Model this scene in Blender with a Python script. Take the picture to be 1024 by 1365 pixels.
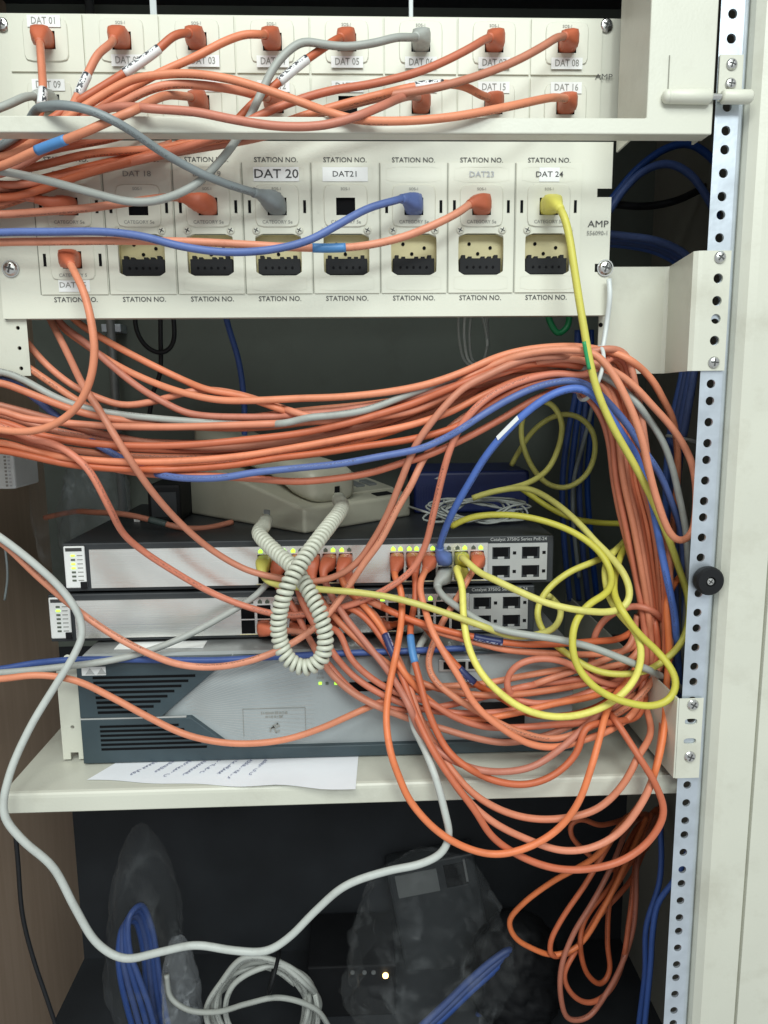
import bpy, math, random
import numpy as np
from mathutils import Vector, Matrix
random.seed(7); rng = np.random.default_rng(7)
S = bpy.context.scene
for o in list(bpy.data.objects): bpy.data.objects.remove(o)
COL = S.collection

# ------------------------------------------------------------------ camera
PITCH, YAW, ROLL, FPX = .1571, .0372, .0098, 981.17
CAM = np.array([.0340, -.6062, -.1002])
_cy, _sy = math.cos(YAW), math.sin(YAW)
FW = np.array([_sy*math.cos(PITCH), _cy*math.cos(PITCH), -math.sin(PITCH)])
_rt = np.array([_cy, -_sy, 0.]); _dn = np.cross(FW, _rt)
RT = math.cos(ROLL)*_rt + math.sin(ROLL)*_dn
DN = -math.sin(ROLL)*_rt + math.cos(ROLL)*_dn
cd = bpy.data.cameras.new('Camera'); cam = bpy.data.objects.new('Camera', cd); COL.objects.link(cam)
cd.sensor_fit = 'HORIZONTAL'; cd.sensor_width = 36; cd.lens = 36*FPX/1024; cd.clip_start = .01; cd.clip_end = 100
cam.matrix_world = Matrix([[RT[i], -DN[i], -FW[i], CAM[i]] for i in range(3)] + [[0, 0, 0, 1]])
S.camera = cam
# ------------------------------------------------------------------ light: a windowless room lit by ceiling fluorescents
W = bpy.data.worlds.new('World'); S.world = W; W.use_nodes = True
bg = W.node_tree.nodes['Background']; bg.inputs[0].default_value = (.94, .99, 1, 1); bg.inputs[1].default_value = .56
def area(name, loc, target, sx, sy, power, col):
    l = bpy.data.lights.new(name, 'AREA'); l.shape = 'RECTANGLE'; l.size = sx; l.size_y = sy; l.energy = power; l.color = col
    o = bpy.data.objects.new(name, l); COL.objects.link(o); o.location = loc
    o.rotation_euler = (Vector(target)-Vector(loc)).to_track_quat('-Z', 'Y').to_euler()
area('ceiling_light', (-.25, -1.35, 1.35), (0, 0, -.1), 1.2, .6, 25, (.95, 1, .95))
area('ceiling_light_far', (.5, -2.6, 1.35), (0, 0, -.4), 1.2, .6, 42, (.92, 1, .97))
S.view_settings.view_transform = 'Standard'; S.view_settings.look = 'None'
S.view_settings.exposure = 0; S.view_settings.gamma = 1
S.render.engine = 'CYCLES'
S.render.resolution_x = 768; S.render.resolution_y = 1024

# ------------------------------------------------------------------ pixel helpers (a pixel gives a direction, the plane gives the distance)
def ray(px, py):
    d = RT*(px-512)/FPX + DN*(py-682.5)/FPX + FW
    return d
def at(px, py, Y):
    d = ray(px, py); return CAM + d*((Y-CAM[1])/d[1])
def atz(px, py, Z):
    d = ray(px, py); return CAM + d*((Z-CAM[2])/d[2])
def atx(px, py, X):
    d = ray(px, py); return CAM + d*((X-CAM[0])/d[0])
def project(P):
    q = np.asarray(P)-CAM; z = q@FW
    return np.stack([512+FPX*(q@RT)/z, 682.5+FPX*(q@DN)/z], -1)

# ------------------------------------------------------------------ materials
def lin(c): return tuple(((x/255/12.92) if x/255 <= .04045 else ((x/255+.055)/1.055)**2.4) for x in c)
def mat(name, col, rough=.5, metal=0, var=.06, scale=40, bump=0, bscale=400, emit=0, alpha=None, trans=0, spec=.5, dirt=0):
    m = bpy.data.materials.new(name); m.use_nodes = True
    n = m.node_tree.nodes; L = m.node_tree.links; b = n['Principled BSDF']
    b.inputs['Roughness'].default_value = rough; b.inputs['Metallic'].default_value = metal
    b.inputs['Specular IOR Level'].default_value = spec
    tc = n.new('ShaderNodeTexCoord')
    no = n.new('ShaderNodeTexNoise'); no.inputs['Scale'].default_value = scale; no.inputs['Detail'].default_value = 5
    L.new(tc.outputs['Object'], no.inputs['Vector'])
    r = n.new('ShaderNodeValToRGB')
    r.color_ramp.elements[0].position = .3; r.color_ramp.elements[1].position = .7
    r.color_ramp.elements[0].color = (*[max(0, x*(1-var)) for x in col], 1)
    r.color_ramp.elements[1].color = (*[min(1, x*(1+var)) for x in col], 1)
    L.new(no.outputs['Fac'], r.inputs['Fac']); src = r.outputs['Color']
    if dirt:
        n2 = n.new('ShaderNodeTexNoise'); n2.inputs['Scale'].default_value = 14; n2.inputs['Detail'].default_value = 8; n2.inputs['Roughness'].default_value = .7
        L.new(tc.outputs['Object'], n2.inputs['Vector'])
        r2 = n.new('ShaderNodeValToRGB'); r2.color_ramp.elements[0].position = .52; r2.color_ramp.elements[1].position = .78
        r2.color_ramp.elements[0].color = (0, 0, 0, 1); r2.color_ramp.elements[1].color = (dirt, dirt, dirt, 1)
        L.new(n2.outputs['Fac'], r2.inputs['Fac'])
        mx = n.new('ShaderNodeMix'); mx.data_type = 'RGBA'; mx.inputs[7].default_value = (col[0]*.45, col[1]*.40, col[2]*.33, 1)
        L.new(r2.outputs['Color'], mx.inputs[0]); L.new(src, mx.inputs[6]); src = mx.outputs[2]
    L.new(src, b.inputs['Base Color'])
    if bump:
        nb = n.new('ShaderNodeTexNoise'); nb.inputs['Scale'].default_value = bscale; nb.inputs['Detail'].default_value = 3
        L.new(tc.outputs['Object'], nb.inputs['Vector'])
        bp = n.new('ShaderNodeBump'); bp.inputs['Strength'].default_value = bump; bp.inputs['Distance'].default_value = .001
        L.new(nb.outputs['Fac'], bp.inputs['Height']); L.new(bp.outputs['Normal'], b.inputs['Normal'])
    if emit:
        b.inputs['Emission Color'].default_value = (*col, 1); b.inputs['Emission Strength'].default_value = emit
    if alpha is not None: b.inputs['Alpha'].default_value = alpha
    return m
def cable_mat(name, col, rough=.42, ink=.55, inkcol=(.03, .02, .02)):
    m = mat(name, col, rough, var=.07, scale=25, bump=.12, bscale=900, spec=.45)
    n = m.node_tree.nodes; L = m.node_tree.links; b = n['Principled BSDF']
    src = b.inputs['Base Color'].links[0].from_socket
    uv = n.new('ShaderNodeUVMap'); sep = n.new('ShaderNodeSeparateXYZ'); L.new(uv.outputs['UV'], sep.inputs[0])
    def math_(op, a, bb, c=None):
        k = n.new('ShaderNodeMath'); k.operation = op
        for i, x in enumerate((a, bb, c)):
            if x is None: continue
            if isinstance(x, (int, float)): k.inputs[i].default_value = x
            else: L.new(x, k.inputs[i])
        return k.outputs[0]
    oi = n.new('ShaderNodeObjectInfo'); hs_ = n.new('ShaderNodeHueSaturation')
    def rng_(lo, hi, src_):
        k = n.new('ShaderNodeMapRange'); k.inputs[3].default_value = lo; k.inputs[4].default_value = hi; L.new(src_, k.inputs[0]); return k.outputs[0]
    L.new(rng_(.74, 1.08, oi.outputs['Random']), hs_.inputs['Value'])
    w2 = n.new('ShaderNodeMath'); w2.operation = 'FRACT'; w3 = n.new('ShaderNodeMath'); w3.operation = 'MULTIPLY'; w3.inputs[1].default_value = 7.31; L.new(oi.outputs['Random'], w3.inputs[0]); L.new(w3.outputs[0], w2.inputs[0])
    L.new(rng_(.86, 1.08, w2.outputs[0]), hs_.inputs['Saturation'])
    L.new(src, hs_.inputs['Color']); src = hs_.outputs['Color']
    # scuffs and grime
    tcc = n.new('ShaderNodeTexCoord'); gn = n.new('ShaderNodeTexNoise'); gn.inputs['Scale'].default_value = 70; gn.inputs['Detail'].default_value = 8; gn.inputs['Roughness'].default_value = .75
    L.new(tcc.outputs['Object'], gn.inputs[0]); gr = n.new('ShaderNodeMapRange'); gr.inputs[1].default_value = .5; gr.inputs[2].default_value = .8; gr.inputs[3].default_value = 0; gr.inputs[4].default_value = .45
    L.new(gn.outputs['Fac'], gr.inputs[0]); gm = n.new('ShaderNodeMix'); gm.data_type = 'RGBA'; gm.inputs[7].default_value = (col[0]*.5, col[1]*.45, col[2]*.45, 1)
    L.new(gr.outputs[0], gm.inputs[0]); L.new(src, gm.inputs[6]); src = gm.outputs[2]
    L.new(rng_(rough*.8, rough*1.5, gn.outputs['Fac']), b.inputs['Roughness'])
    # printed legend running along the jacket: a narrow strip of small broken marks
    strip = math_('LESS_THAN', math_('ABSOLUTE', math_('SUBTRACT', sep.outputs[1], .36), None), .045)
    cb = n.new('ShaderNodeCombineXYZ'); L.new(math_('MULTIPLY', sep.outputs[0], 620), cb.inputs[0]); L.new(math_('MULTIPLY', sep.outputs[1], 28), cb.inputs[1])
    nz = n.new('ShaderNodeTexNoise'); nz.noise_dimensions = '2D'; nz.inputs['Scale'].default_value = 1.; nz.inputs['Detail'].default_value = 1
    L.new(cb.outputs[0], nz.inputs['Vector'])
    dash = math_('GREATER_THAN', nz.outputs['Fac'], .5)
    gate = math_('GREATER_THAN', math_('SINE', math_('MULTIPLY', sep.outputs[0], 62), None), -.1)
    f = math_('MULTIPLY', math_('MULTIPLY', math_('MULTIPLY', strip, dash), gate), ink)
    mx = n.new('ShaderNodeMix'); mx.data_type = 'RGBA'; mx.inputs[7].default_value = (*inkcol, 1)
    L.new(f, mx.inputs[0]); L.new(src, mx.inputs[6]); L.new(mx.outputs[2], b.inputs['Base Color'])
    return m
def sleeve_mat(name, col, ink):
    m = mat(name, col, .4, var=.04); n = m.node_tree.nodes; L = m.node_tree.links; b = n['Principled BSDF']
    src = b.inputs['Base Color'].links[0].from_socket
    uv = n.new('ShaderNodeUVMap'); mp = n.new('ShaderNodeMapping'); mp.inputs['Scale'].default_value = (360, 9, 1)
    L.new(uv.outputs['UV'], mp.inputs['Vector'])
    nz = n.new('ShaderNodeTexNoise'); nz.noise_dimensions = '2D'; nz.inputs['Scale'].default_value = 1.2; nz.inputs['Detail'].default_value = 2
    L.new(mp.outputs[0], nz.inputs['Vector'])
    sep = n.new('ShaderNodeSeparateXYZ'); L.new(uv.outputs['UV'], sep.inputs[0])
    wv = n.new('ShaderNodeMath'); wv.operation = 'SINE'; m5 = n.new('ShaderNodeMath'); m5.operation = 'MULTIPLY'; m5.inputs[1].default_value = 12.6
    L.new(sep.outputs[1], m5.inputs[0]); L.new(m5.outputs[0], wv.inputs[0])
    g1 = n.new('ShaderNodeMath'); g1.operation = 'GREATER_THAN'; g1.inputs[1].default_value = .35; L.new(wv.outputs[0], g1.inputs[0])
    g2 = n.new('ShaderNodeMath'); g2.operation = 'GREATER_THAN'; g2.inputs[1].default_value = .5; L.new(nz.outputs['Fac'], g2.inputs[0])
    g3 = n.new('ShaderNodeMath'); g3.operation = 'MULTIPLY'; L.new(g1.outputs[0], g3.inputs[0]); L.new(g2.outputs[0], g3.inputs[1])
    mx = n.new('ShaderNodeMix'); mx.data_type = 'RGBA'; mx.inputs[7].default_value = (*ink, 1)
    L.new(g3.outputs[0], mx.inputs[0]); L.new(src, mx.inputs[6]); L.new(mx.outputs[2], b.inputs['Base Color'])
    return m
def brushed(name, col, rough):
    m = mat(name, col, rough, .80, var=.14, scale=9); n = m.node_tree.nodes; L = m.node_tree.links; b = n['Principled BSDF']
    tc = n.new('ShaderNodeTexCoord'); mp = n.new('ShaderNodeMapping'); mp.inputs['Scale'].default_value = (3, 3, 2600)
    nz = n.new('ShaderNodeTexNoise'); nz.inputs['Scale'].default_value = 1; nz.inputs['Detail'].default_value = 4
    L.new(tc.outputs['Object'], mp.inputs[0]); L.new(mp.outputs[0], nz.inputs[0])
    n2 = n.new('ShaderNodeTexNoise'); n2.inputs['Scale'].default_value = 11; n2.inputs['Detail'].default_value = 3; L.new(tc.outputs['Object'], n2.inputs[0])
    bp = n.new('ShaderNodeBump'); bp.inputs['Strength'].default_value = .1; bp.inputs['Distance'].default_value = .0006
    b2 = n.new('ShaderNodeBump'); b2.inputs['Strength'].default_value = .55; b2.inputs['Distance'].default_value = .004
    L.new(n2.outputs['Fac'], b2.inputs['Height']); L.new(nz.outputs['Fac'], bp.inputs['Height']); L.new(b2.outputs['Normal'], bp.inputs['Normal']); L.new(bp.outputs['Normal'], b.inputs['Normal'])
    rr = n.new('ShaderNodeMapRange'); rr.inputs[3].default_value = rough*.8; rr.inputs[4].default_value = rough*1.3
    L.new(nz.outputs['Fac'], rr.inputs[0]); L.new(rr.outputs[0], b.inputs['Roughness'])
    return m
def wood(name):
    m = mat(name, (.22, .125, .07), .55, var=.1); n = m.node_tree.nodes; L = m.node_tree.links; b = n['Principled BSDF']
    tc = n.new('ShaderNodeTexCoord'); mp = n.new('ShaderNodeMapping'); mp.inputs['Scale'].default_value = (60, 60, 3.2)
    nz = n.new('ShaderNodeTexNoise'); nz.inputs['Scale'].default_value = 1.4; nz.inputs['Detail'].default_value = 7; nz.inputs['Distortion'].default_value = .8
    L.new(tc.outputs['Object'], mp.inputs[0]); L.new(mp.outputs[0], nz.inputs[0])
    r = n.new('ShaderNodeValToRGB'); r.color_ramp.elements[0].position = .3; r.color_ramp.elements[1].position = .75
    r.color_ramp.elements[0].color = (.45, .325, .235, 1); r.color_ramp.elements[1].color = (.53, .395, .295, 1)
    L.new(nz.outputs['Fac'], r.inputs[0]); L.new(r.outputs[0], b.inputs['Base Color'])
    return m
def film(name, tint=(.75, .8, .85), dens=.03, crease=.4, scale=16):
    m = bpy.data.materials.new(name); m.use_nodes = True; n = m.node_tree.nodes; L = m.node_tree.links
    b = n['Principled BSDF']; b.inputs['Base Color'].default_value = (*tint, 1); b.inputs['Roughness'].default_value = .2
    tr = n.new('ShaderNodeBsdfTransparent'); mx = n.new('ShaderNodeMixShader'); lw = n.new('ShaderNodeLayerWeight'); lw.inputs[0].default_value = .3
    tc = n.new('ShaderNodeTexCoord'); dn = n.new('ShaderNodeTexNoise'); dn.inputs['Scale'].default_value = 22; dn.inputs['Detail'].default_value = 4
    L.new(tc.outputs['Object'], dn.inputs[0]); av = n.new('ShaderNodeMix'); av.data_type = 'VECTOR'; av.inputs[0].default_value = .06
    L.new(tc.outputs['Object'], av.inputs[4]); L.new(dn.outputs['Color'], av.inputs[5])
    vo = n.new('ShaderNodeTexVoronoi'); vo.feature = 'DISTANCE_TO_EDGE'; vo.inputs['Scale'].default_value = scale; L.new(av.outputs[1], vo.inputs['Vector'])
    cr = n.new('ShaderNodeMapRange'); cr.inputs[1].default_value = 0; cr.inputs[2].default_value = .09; cr.inputs[3].default_value = crease; cr.inputs[4].default_value = 0; L.new(vo.outputs['Distance'], cr.inputs[0])
    pt_ = n.new('ShaderNodeMapRange'); pt_.inputs[1].default_value = .45; pt_.inputs[2].default_value = .7; L.new(dn.outputs['Fac'], pt_.inputs[0])
    m1 = n.new('ShaderNodeMath'); m1.operation = 'MULTIPLY'; L.new(cr.outputs[0], m1.inputs[0]); L.new(pt_.outputs[0], m1.inputs[1])
    ad = n.new('ShaderNodeMath'); ad.operation = 'MULTIPLY_ADD'; ad.inputs[1].default_value = .06; ad.inputs[2].default_value = dens; L.new(lw.outputs['Facing'], ad.inputs[0])
    a2 = n.new('ShaderNodeMath'); a2.operation = 'ADD'; a2.use_clamp = True; L.new(ad.outputs[0], a2.inputs[0]); L.new(m1.outputs[0], a2.inputs[1])
    bp = n.new('ShaderNodeBump'); bp.inputs['Strength'].default_value = .5; bp.inputs['Distance'].default_value = .010; L.new(vo.outputs['Distance'], bp.inputs['Height']); L.new(bp.outputs[0], b.inputs['Normal'])
    L.new(a2.outputs[0], mx.inputs[0]); L.new(tr.outputs[0], mx.inputs[1]); L.new(b.outputs[0], mx.inputs[2])
    L.new(mx.outputs[0], n['Material Output'].inputs[0]); return m

M = {}
M['cream'] = mat('cream_paint', (.64, .64, .55), .45, var=.035, scale=18, bump=.08, bscale=700, dirt=.10)
M['cream2'] = mat('cream_plastic', (.66, .66, .565), .42, var=.02, scale=30, dirt=.05)
M['cream_steel'] = mat('cream_enamel', (.58, .58, .50), .38, var=.05, scale=9, bump=.10, bscale=500, dirt=.34)
M['yel_plastic'] = mat('yellowed_plastic', (.62, .55, .30), .45, var=.08)
M['line'] = mat('moulded_seam', (.23, .23, .19), .6)
M['label'] = mat('label_paper', (.80, .81, .80), .55, var=.02)
M['ink'] = mat('black_ink', (.05, .05, .05), .6)
M['ink_grey'] = mat('grey_ink', (.26, .26, .24), .6)
M['pencil'] = mat('faded_pen', (.42, .44, .47), .6)
M['black'] = mat('black_plastic', (.009, .0095, .011), .6, spec=.25, var=.15)
M['socket'] = mat('socket_black', (.006, .006, .007), .8, spec=.1)
M['steel'] = mat('screw_steel', (.62, .62, .60), .26, 1)
M['zinc'] = mat('galvanised_steel', (.60, .66, .73), .38, .75, var=.12, scale=55, bump=.08, bscale=300, dirt=.2)
M['silver'] = brushed('brushed_faceplate', (.90, .88, .84), .24)
M['silver_paint'] = mat('silver_paint', (.50, .51, .50), .36, .35, var=.04)
M['chassis'] = mat('charcoal_chassis', (.030, .034, .038), .5, var=.12, bump=.1, bscale=900, dirt=.15)
M['slate'] = mat('slate_bezel', (.038, .060, .072), .42, var=.08, bump=.08, bscale=900)
M['rgrey'] = mat('router_grey', (.34, .375, .385), .40, var=.04, bump=.05, bscale=1000)
M['lid'] = mat('router_lid', (.30, .31, .31), .42, .4, var=.1, dirt=.4)
M['phone'] = mat('phone_beige', (.46, .45, .36), .42, var=.03, bump=.1, bscale=1100, dirt=.25)
M['phone_key'] = mat('phone_grey', (.16, .17, .17), .5)
M['cord'] = mat('cord_beige', (.53, .54, .45), .4, var=.03, dirt=.12)
M['orange'] = cable_mat('orange_jacket', (.66, .205, .098))
M['orange2'] = cable_mat('orange_jacket_red', (.58, .155, .075))
M['orange3'] = cable_mat('orange_jacket_pale', (.70, .24, .122))
M['yellow'] = cable_mat('yellow_jacket', (.70, .65, .12), ink=.25)
M['blue'] = cable_mat('blue_jacket', (.075, .15, .46), ink=.5)
M['blue_dark'] = cable_mat('blue_jacket_dark', (.03, .08, .30), ink=.3)
M['grey'] = cable_mat('grey_jacket', (.42, .44, .41), ink=.5)
M['grey_blue'] = cable_mat('slate_grey_jacket', (.27, .31, .32), ink=.4)
M['white_c'] = cable_mat('white_jacket', (.50, .53, .50), ink=.3)
M['black_c'] = cable_mat('black_jacket', (.012, .013, .016), ink=.1)
M['boot'] = mat('orange_boot', (.54, .135, .065), .5, var=.06)
M['sl_white'] = sleeve_mat('white_sleeve', (.75, .76, .76), (.06, .06, .07))
M['sl_navy'] = sleeve_mat('navy_sleeve', (.025, .035, .12), (.35, .38, .5))
M['sl_blue'] = mat('blue_sleeve', (.07, .22, .48), .45)
M['sl_green'] = mat('green_sleeve', (.02, .28, .10), .4)
M['sl_dark'] = mat('dark_sleeve', (.06, .085, .08), .45)
M['tie'] = mat('nylon_tie', (.62, .66, .66), .35)
M['wood'] = wood('wood_panel')
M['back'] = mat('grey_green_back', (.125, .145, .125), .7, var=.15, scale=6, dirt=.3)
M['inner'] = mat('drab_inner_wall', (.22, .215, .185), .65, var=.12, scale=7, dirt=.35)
M['dark'] = mat('dark_floor_and_shade', (.020, .023, .028), .8, var=.3, scale=10)
M['paper'] = mat('paper', (.84, .86, .90), .7, var=.02)
M['pen'] = mat('blue_pen', (.27, .29, .42), .6)
M['led'] = mat('led_green', (.42, .90, .06), .4, emit=1.5)
M['led_amber'] = mat('led_amber', (1, .60, .18), .4, emit=9)
M['led_off'] = mat('led_dark', (.10, .12, .09), .4)
M['bluebox'] = mat('blue_plastic', (.012, .022, .11), .45, var=.1)
M['film'] = film('clear_film', dens=.08, crease=.5, scale=24); M['film2'] = film('clear_film_dim', (.50, .53, .55), .020, .13, 12); M['film3'] = film('grey_clear_film', (.35, .40, .43), .16, .4, 17)
M['bag_grey'] = mat('grey_film', (.08, .09, .10), .35, var=.25, bump=.6, bscale=40)

# ------------------------------------------------------------------ mesh builder
class MB:
    def __init__(s): s.v = []; s.f = []; s.m = []
    def add(s, V, F, mi=0):
        k = len(s.v); s.v += [tuple(map(float, p)) for p in V]; s.f += [tuple(i+k for i in f) for f in F]; s.m += [mi]*len(F); return s
    def box(s, x0, x1, y0, y1, z0, z1, mi=0, T=None):
        V = [(x, y, z) for x in (x0, x1) for y in (y0, y1) for z in (z0, z1)]
        if T is not None: V = [tuple(T @ Vector(p)) for p in V]
        return s.add(V, [(0, 1, 3, 2), (4, 6, 7, 5), (0, 4, 5, 1), (2, 3, 7, 6), (0, 2, 6, 4), (1, 5, 7, 3)], mi)
    def prism(s, pts, y0, y1, mi=0):           # polygon in XZ, counter-clockwise from the front
        n = len(pts); V = [(p[0], y0, p[1]) for p in pts]+[(p[0], y1, p[1]) for p in pts]
        F = [tuple(range(n)), tuple(range(2*n-1, n-1, -1))]+[(i, i+n, (i+1) % n+n, (i+1) % n) for i in range(n)]
        return s.add(V, F, mi)
    def cyl(s, a, b, r, n=16, mi=0, r2=None):
        return s.lathe(a, b, [(0, r), (1, r if r2 is None else r2)], n, mi)
    def lathe(s, a, b, prof, n=16, mi=0, caps=True):
        a = Vector(a); b = Vector(b); d = b-a; q = d.to_track_quat('Z', 'Y'); V = []; F = []
        for t, r in prof:
            for k in range(n):
                an = 2*math.pi*k/n; V.append(a+d*t+q @ Vector((r*math.cos(an), r*math.sin(an), 0)))
        for i in range(len(prof)-1):
            for k in range(n): F.append((i*n+k, i*n+(k+1) % n, (i+1)*n+(k+1) % n, (i+1)*n+k))
        if caps: F.append(tuple(range(n-1, -1, -1))); F.append(tuple(range((len(prof)-1)*n, len(prof)*n)))
        return s.add(V, F, mi)
    def build(s, name, mats, parent=None, bevel=0, smooth=False, seg=2, loc=None):
        me = bpy.data.meshes.new(name); me.from_pydata(s.v, [], s.f)
        for m in (mats if isinstance(mats, (list, tuple)) else [mats]): me.materials.append(M[m])
        me.polygons.foreach_set('material_index', s.m)
        if smooth: me.polygons.foreach_set('use_smooth', [True]*len(s.f))
        me.update(); o = place(name, me, parent, loc)
        if bevel:
            b = o.modifiers.new('Bevel', 'BEVEL'); b.width = bevel; b.segments = seg; b.limit_method = 'ANGLE'; b.angle_limit = math.radians(40)
        return o
def place(name, me, parent=None, loc=None, rot=None):
    o = bpy.data.objects.new(name, me); COL.objects.link(o)
    if loc is not None: o.location = loc
    if rot is not None: o.rotation_euler = rot
    if parent is not None:
        o.parent = parent; o.matrix_parent_inverse = world_of(parent).inverted()
    return o
def world_of(o):
    m = o.matrix_basis.copy()
    if o.parent: m = world_of(o.parent) @ o.matrix_parent_inverse @ m
    return m
def tag(o, label, cat, group=None, kind=None):
    if label: o['label'] = label
    if cat: o['category'] = cat
    if group: o['group'] = group
    if kind: o['kind'] = kind
    return o
def thing(name, loc, label, cat, group=None):
    o = bpy.data.objects.new(name, None); COL.objects.link(o); o.location = loc; o.empty_display_size = .02
    return tag(o, label, cat, group)
def struct(o): o['kind'] = 'structure'; return o
def perf(mb, cells, y, thick, mi=0, n=20, back=False):
    """flat plate facing -Y made of rectangular cells, each with or without a real hole (cx, cz, rx, rz, exponent)"""
    for (x0, x1, z0, z1, h) in cells:
        if h is None:
            mb.add([(x0, y, z0), (x1, y, z0), (x1, y, z1), (x0, y, z1)], [(0, 1, 2, 3)], mi); continue
        cx, cz, rx, rz, e = h
        A = sorted([2*math.pi*k/n for k in range(n)]+[math.atan2(c[1]-cz, c[0]-cx) % (2*math.pi) for c in ((x0, z0), (x1, z0), (x1, z1), (x0, z1))])
        if e >= 12: A = sorted(A+[math.atan2(b*rz, a*rx) % (2*math.pi) for a in (-1, 1) for b in (-1, 1)])
        inn, out = [], []
        for a in A:
            c, s_ = math.cos(a), math.sin(a)
            if e >= 12: r = min(rx/abs(c) if abs(c) > 1e-9 else 9, rz/abs(s_) if abs(s_) > 1e-9 else 9)
            else: r = 1/((abs(c)/rx)**e+(abs(s_)/rz)**e)**(1/e)
            inn.append((cx+r*c, cz+r*s_))
            tx = ((x1-cx)/c if c > 1e-9 else (x0-cx)/c if c < -1e-9 else 9); tz = ((z1-cz)/s_ if s_ > 1e-9 else (z0-cz)/s_ if s_ < -1e-9 else 9)
            t = min(tx, tz); out.append((cx+t*c, cz+t*s_))
        N = len(A); V = [(p[0], y, p[1]) for p in inn]+[(p[0], y, p[1]) for p in out]+[(p[0], y+thick, p[1]) for p in inn]
        F = []
        for i in range(N):
            j = (i+1) % N; F.append((i, i+N, j+N, j)); F.append((i+2*N, i, j, j+2*N))
        mb.add(V, F, mi)
    return mb
TXT = {}
def text(s, size, loc, parent, m='ink', name='lettering', rot=(math.pi/2, 0, 0), sx=1.0, align='CENTER', bold=.008):
    k = (s, size, m, sx, align, bold)
    if k not in TXT:
        c = bpy.data.curves.new('t', 'FONT'); c.body = s; c.size = size; c.align_x = align; c.align_y = 'CENTER'; c.resolution_u = 2; c.offset = size*bold
        t = bpy.data.objects.new('t', c); COL.objects.link(t); t.scale = (sx, 1, 1)
        bpy.context.view_layer.update()
        me = bpy.data.meshes.new_from_object(t.evaluated_get(bpy.context.evaluated_depsgraph_get()))
        me.transform(Matrix.Diagonal((sx, 1, 1, 1))); me.materials.clear(); me.materials.append(M[m]); bpy.data.objects.remove(t); TXT[k] = me
    return place(name, TXT[k], parent, loc, rot)
SCREW = {}
def screw(p, r, parent, rot=0., kind='steel', name='screw'):
    k = (round(r, 5), kind)
    if k not in SCREW:
        mb = MB(); mb.lathe((0, 0, 0), (0, -r*.55, 0), [(0, r), (.35, r), (.8, r*.78), (1, r*.35)], 18)
        for a in (0, 90):
            mb.box(-r*.62, r*.62, -r*.575, -r*.3, -r*.12, r*.12, 1, Matrix.Rotation(math.radians(a), 4, 'Y'))
        o = mb.build('screw', [kind, 'ink'], smooth=False); SCREW[k] = o.data; bpy.data.objects.remove(o)
    return place(name, SCREW[k], parent, p, (0, rot, 0))

# ------------------------------------------------------------------ the setting: cabinet shell
XL, XR, YB, ZF, ZT = -.37, .345, .36, -.90, .36
struct(MB().box(XL-.02, XL, -.12, YB, ZF, ZT).build('side_wall_left', 'wood'))
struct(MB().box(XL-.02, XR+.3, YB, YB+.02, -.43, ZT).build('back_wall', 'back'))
struct(MB().box(XL-.02, XR+.3, YB, YB+.02, ZF, -.4305).build('shaded_lower_back_wall', 'dark'))  # same wall under the shelf; its near-black colour paints in the shade there
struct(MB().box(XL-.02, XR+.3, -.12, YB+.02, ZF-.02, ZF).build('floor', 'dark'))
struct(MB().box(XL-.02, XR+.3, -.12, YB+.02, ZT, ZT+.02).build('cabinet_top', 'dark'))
# right-hand jamb of the cabinet: folded cream steel
jx0 = at(1003, 700, -.050)[0]; jx1 = at(1003, 1080, -.066)[0]
jamb = thing('cabinet_jamb', (jx0, -.06, ZF), 'cream painted steel cabinet side post beside the perforated rail', 'cabinet')
x_in = at(962, 700, -.04)[0]
xa = .3010+.0142
pts = [(xa+.010, -.036), (xa, -.036), (xa+.0002, -.052), (xa+.0015, -.057), (xa+.006, -.0625), (xa+.012, -.064), (jx1-.0012, -.064), (jx1-.0004, -.060), (jx1+.0004, -.060), (jx1+.0012, -.0645), (jx1+.030, -.0645), (jx1+.0315, -.060), (jx1+.0315, -.036)]
mb = MB()
n_ = len(pts); V = [(p[0], p[1], ZF) for p in pts]+[(p[0], p[1], ZT) for p in pts]
mb.add(V, [(i, i+1, i+1+n_, i+n_) for i in range(n_-1)]+[(n_-1, 0, n_, 2*n_-1), tuple(range(n_-1, -1, -1)), tuple(range(n_, 2*n_))])
mb.build('front_skin', 'cream_steel', jamb)
MB().box(.415, XR+.28, .0005, YB-.001, ZF, ZT-.001).build('side_skin', 'inner', jamb)
MB().box(jx1+.034, XR+.28, -.05, -.002, ZF, ZT-.001).build('door_edge', 'chassis', jamb)

# ------------------------------------------------------------------ perforated rails
RX, RY = .301, -.0555
def rail(X, sgn, label, hid=False):
    t = thing('rack_rail', (X, RY, ZF), label, 'rack rail')
    w0, w1 = -.0085, .0085
    holes = []
    off = lambda i: (i//3)*.04445+(0, .015875, .03175)[i % 3]
    z = .160+.0444*3.0
    i = 0
    zs = []
    while True:
        zz = .160+.04445*3-off(i)
        if zz < ZF+.01: break
        if zz < ZT-.01: zs.append(zz)
        i += 1
    edges = [ZT-.002]+[(zs[k]+zs[k+1])/2 for k in range(len(zs)-1)]+[ZF+.0005]
    mb = MB()
    perf(mb, [(X+w0, X+w1, edges[k+1], edges[k], (X, zs[k], .0033, .0033, 2)) for k in range(len(zs))], RY, .002)
    # rolled outer edge and return flanges
    pf = [(w1, 0), (w1+.0025, .0007), (w1+.0045, .003), (w1+.0050, .006), (w1+.0050, .024)]
    for a, b in zip(pf[:-1], pf[1:]):
        mb.add([(X+sgn*a[0], RY+a[1], ZF), (X+sgn*b[0], RY+b[1], ZF), (X+sgn*b[0], RY+b[1], ZT-.002), (X+sgn*a[0], RY+a[1], ZT-.002)], [(0, 1, 2, 3)])
    mb.build('perforated_strip', 'zinc', t)
    return t, zs
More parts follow.
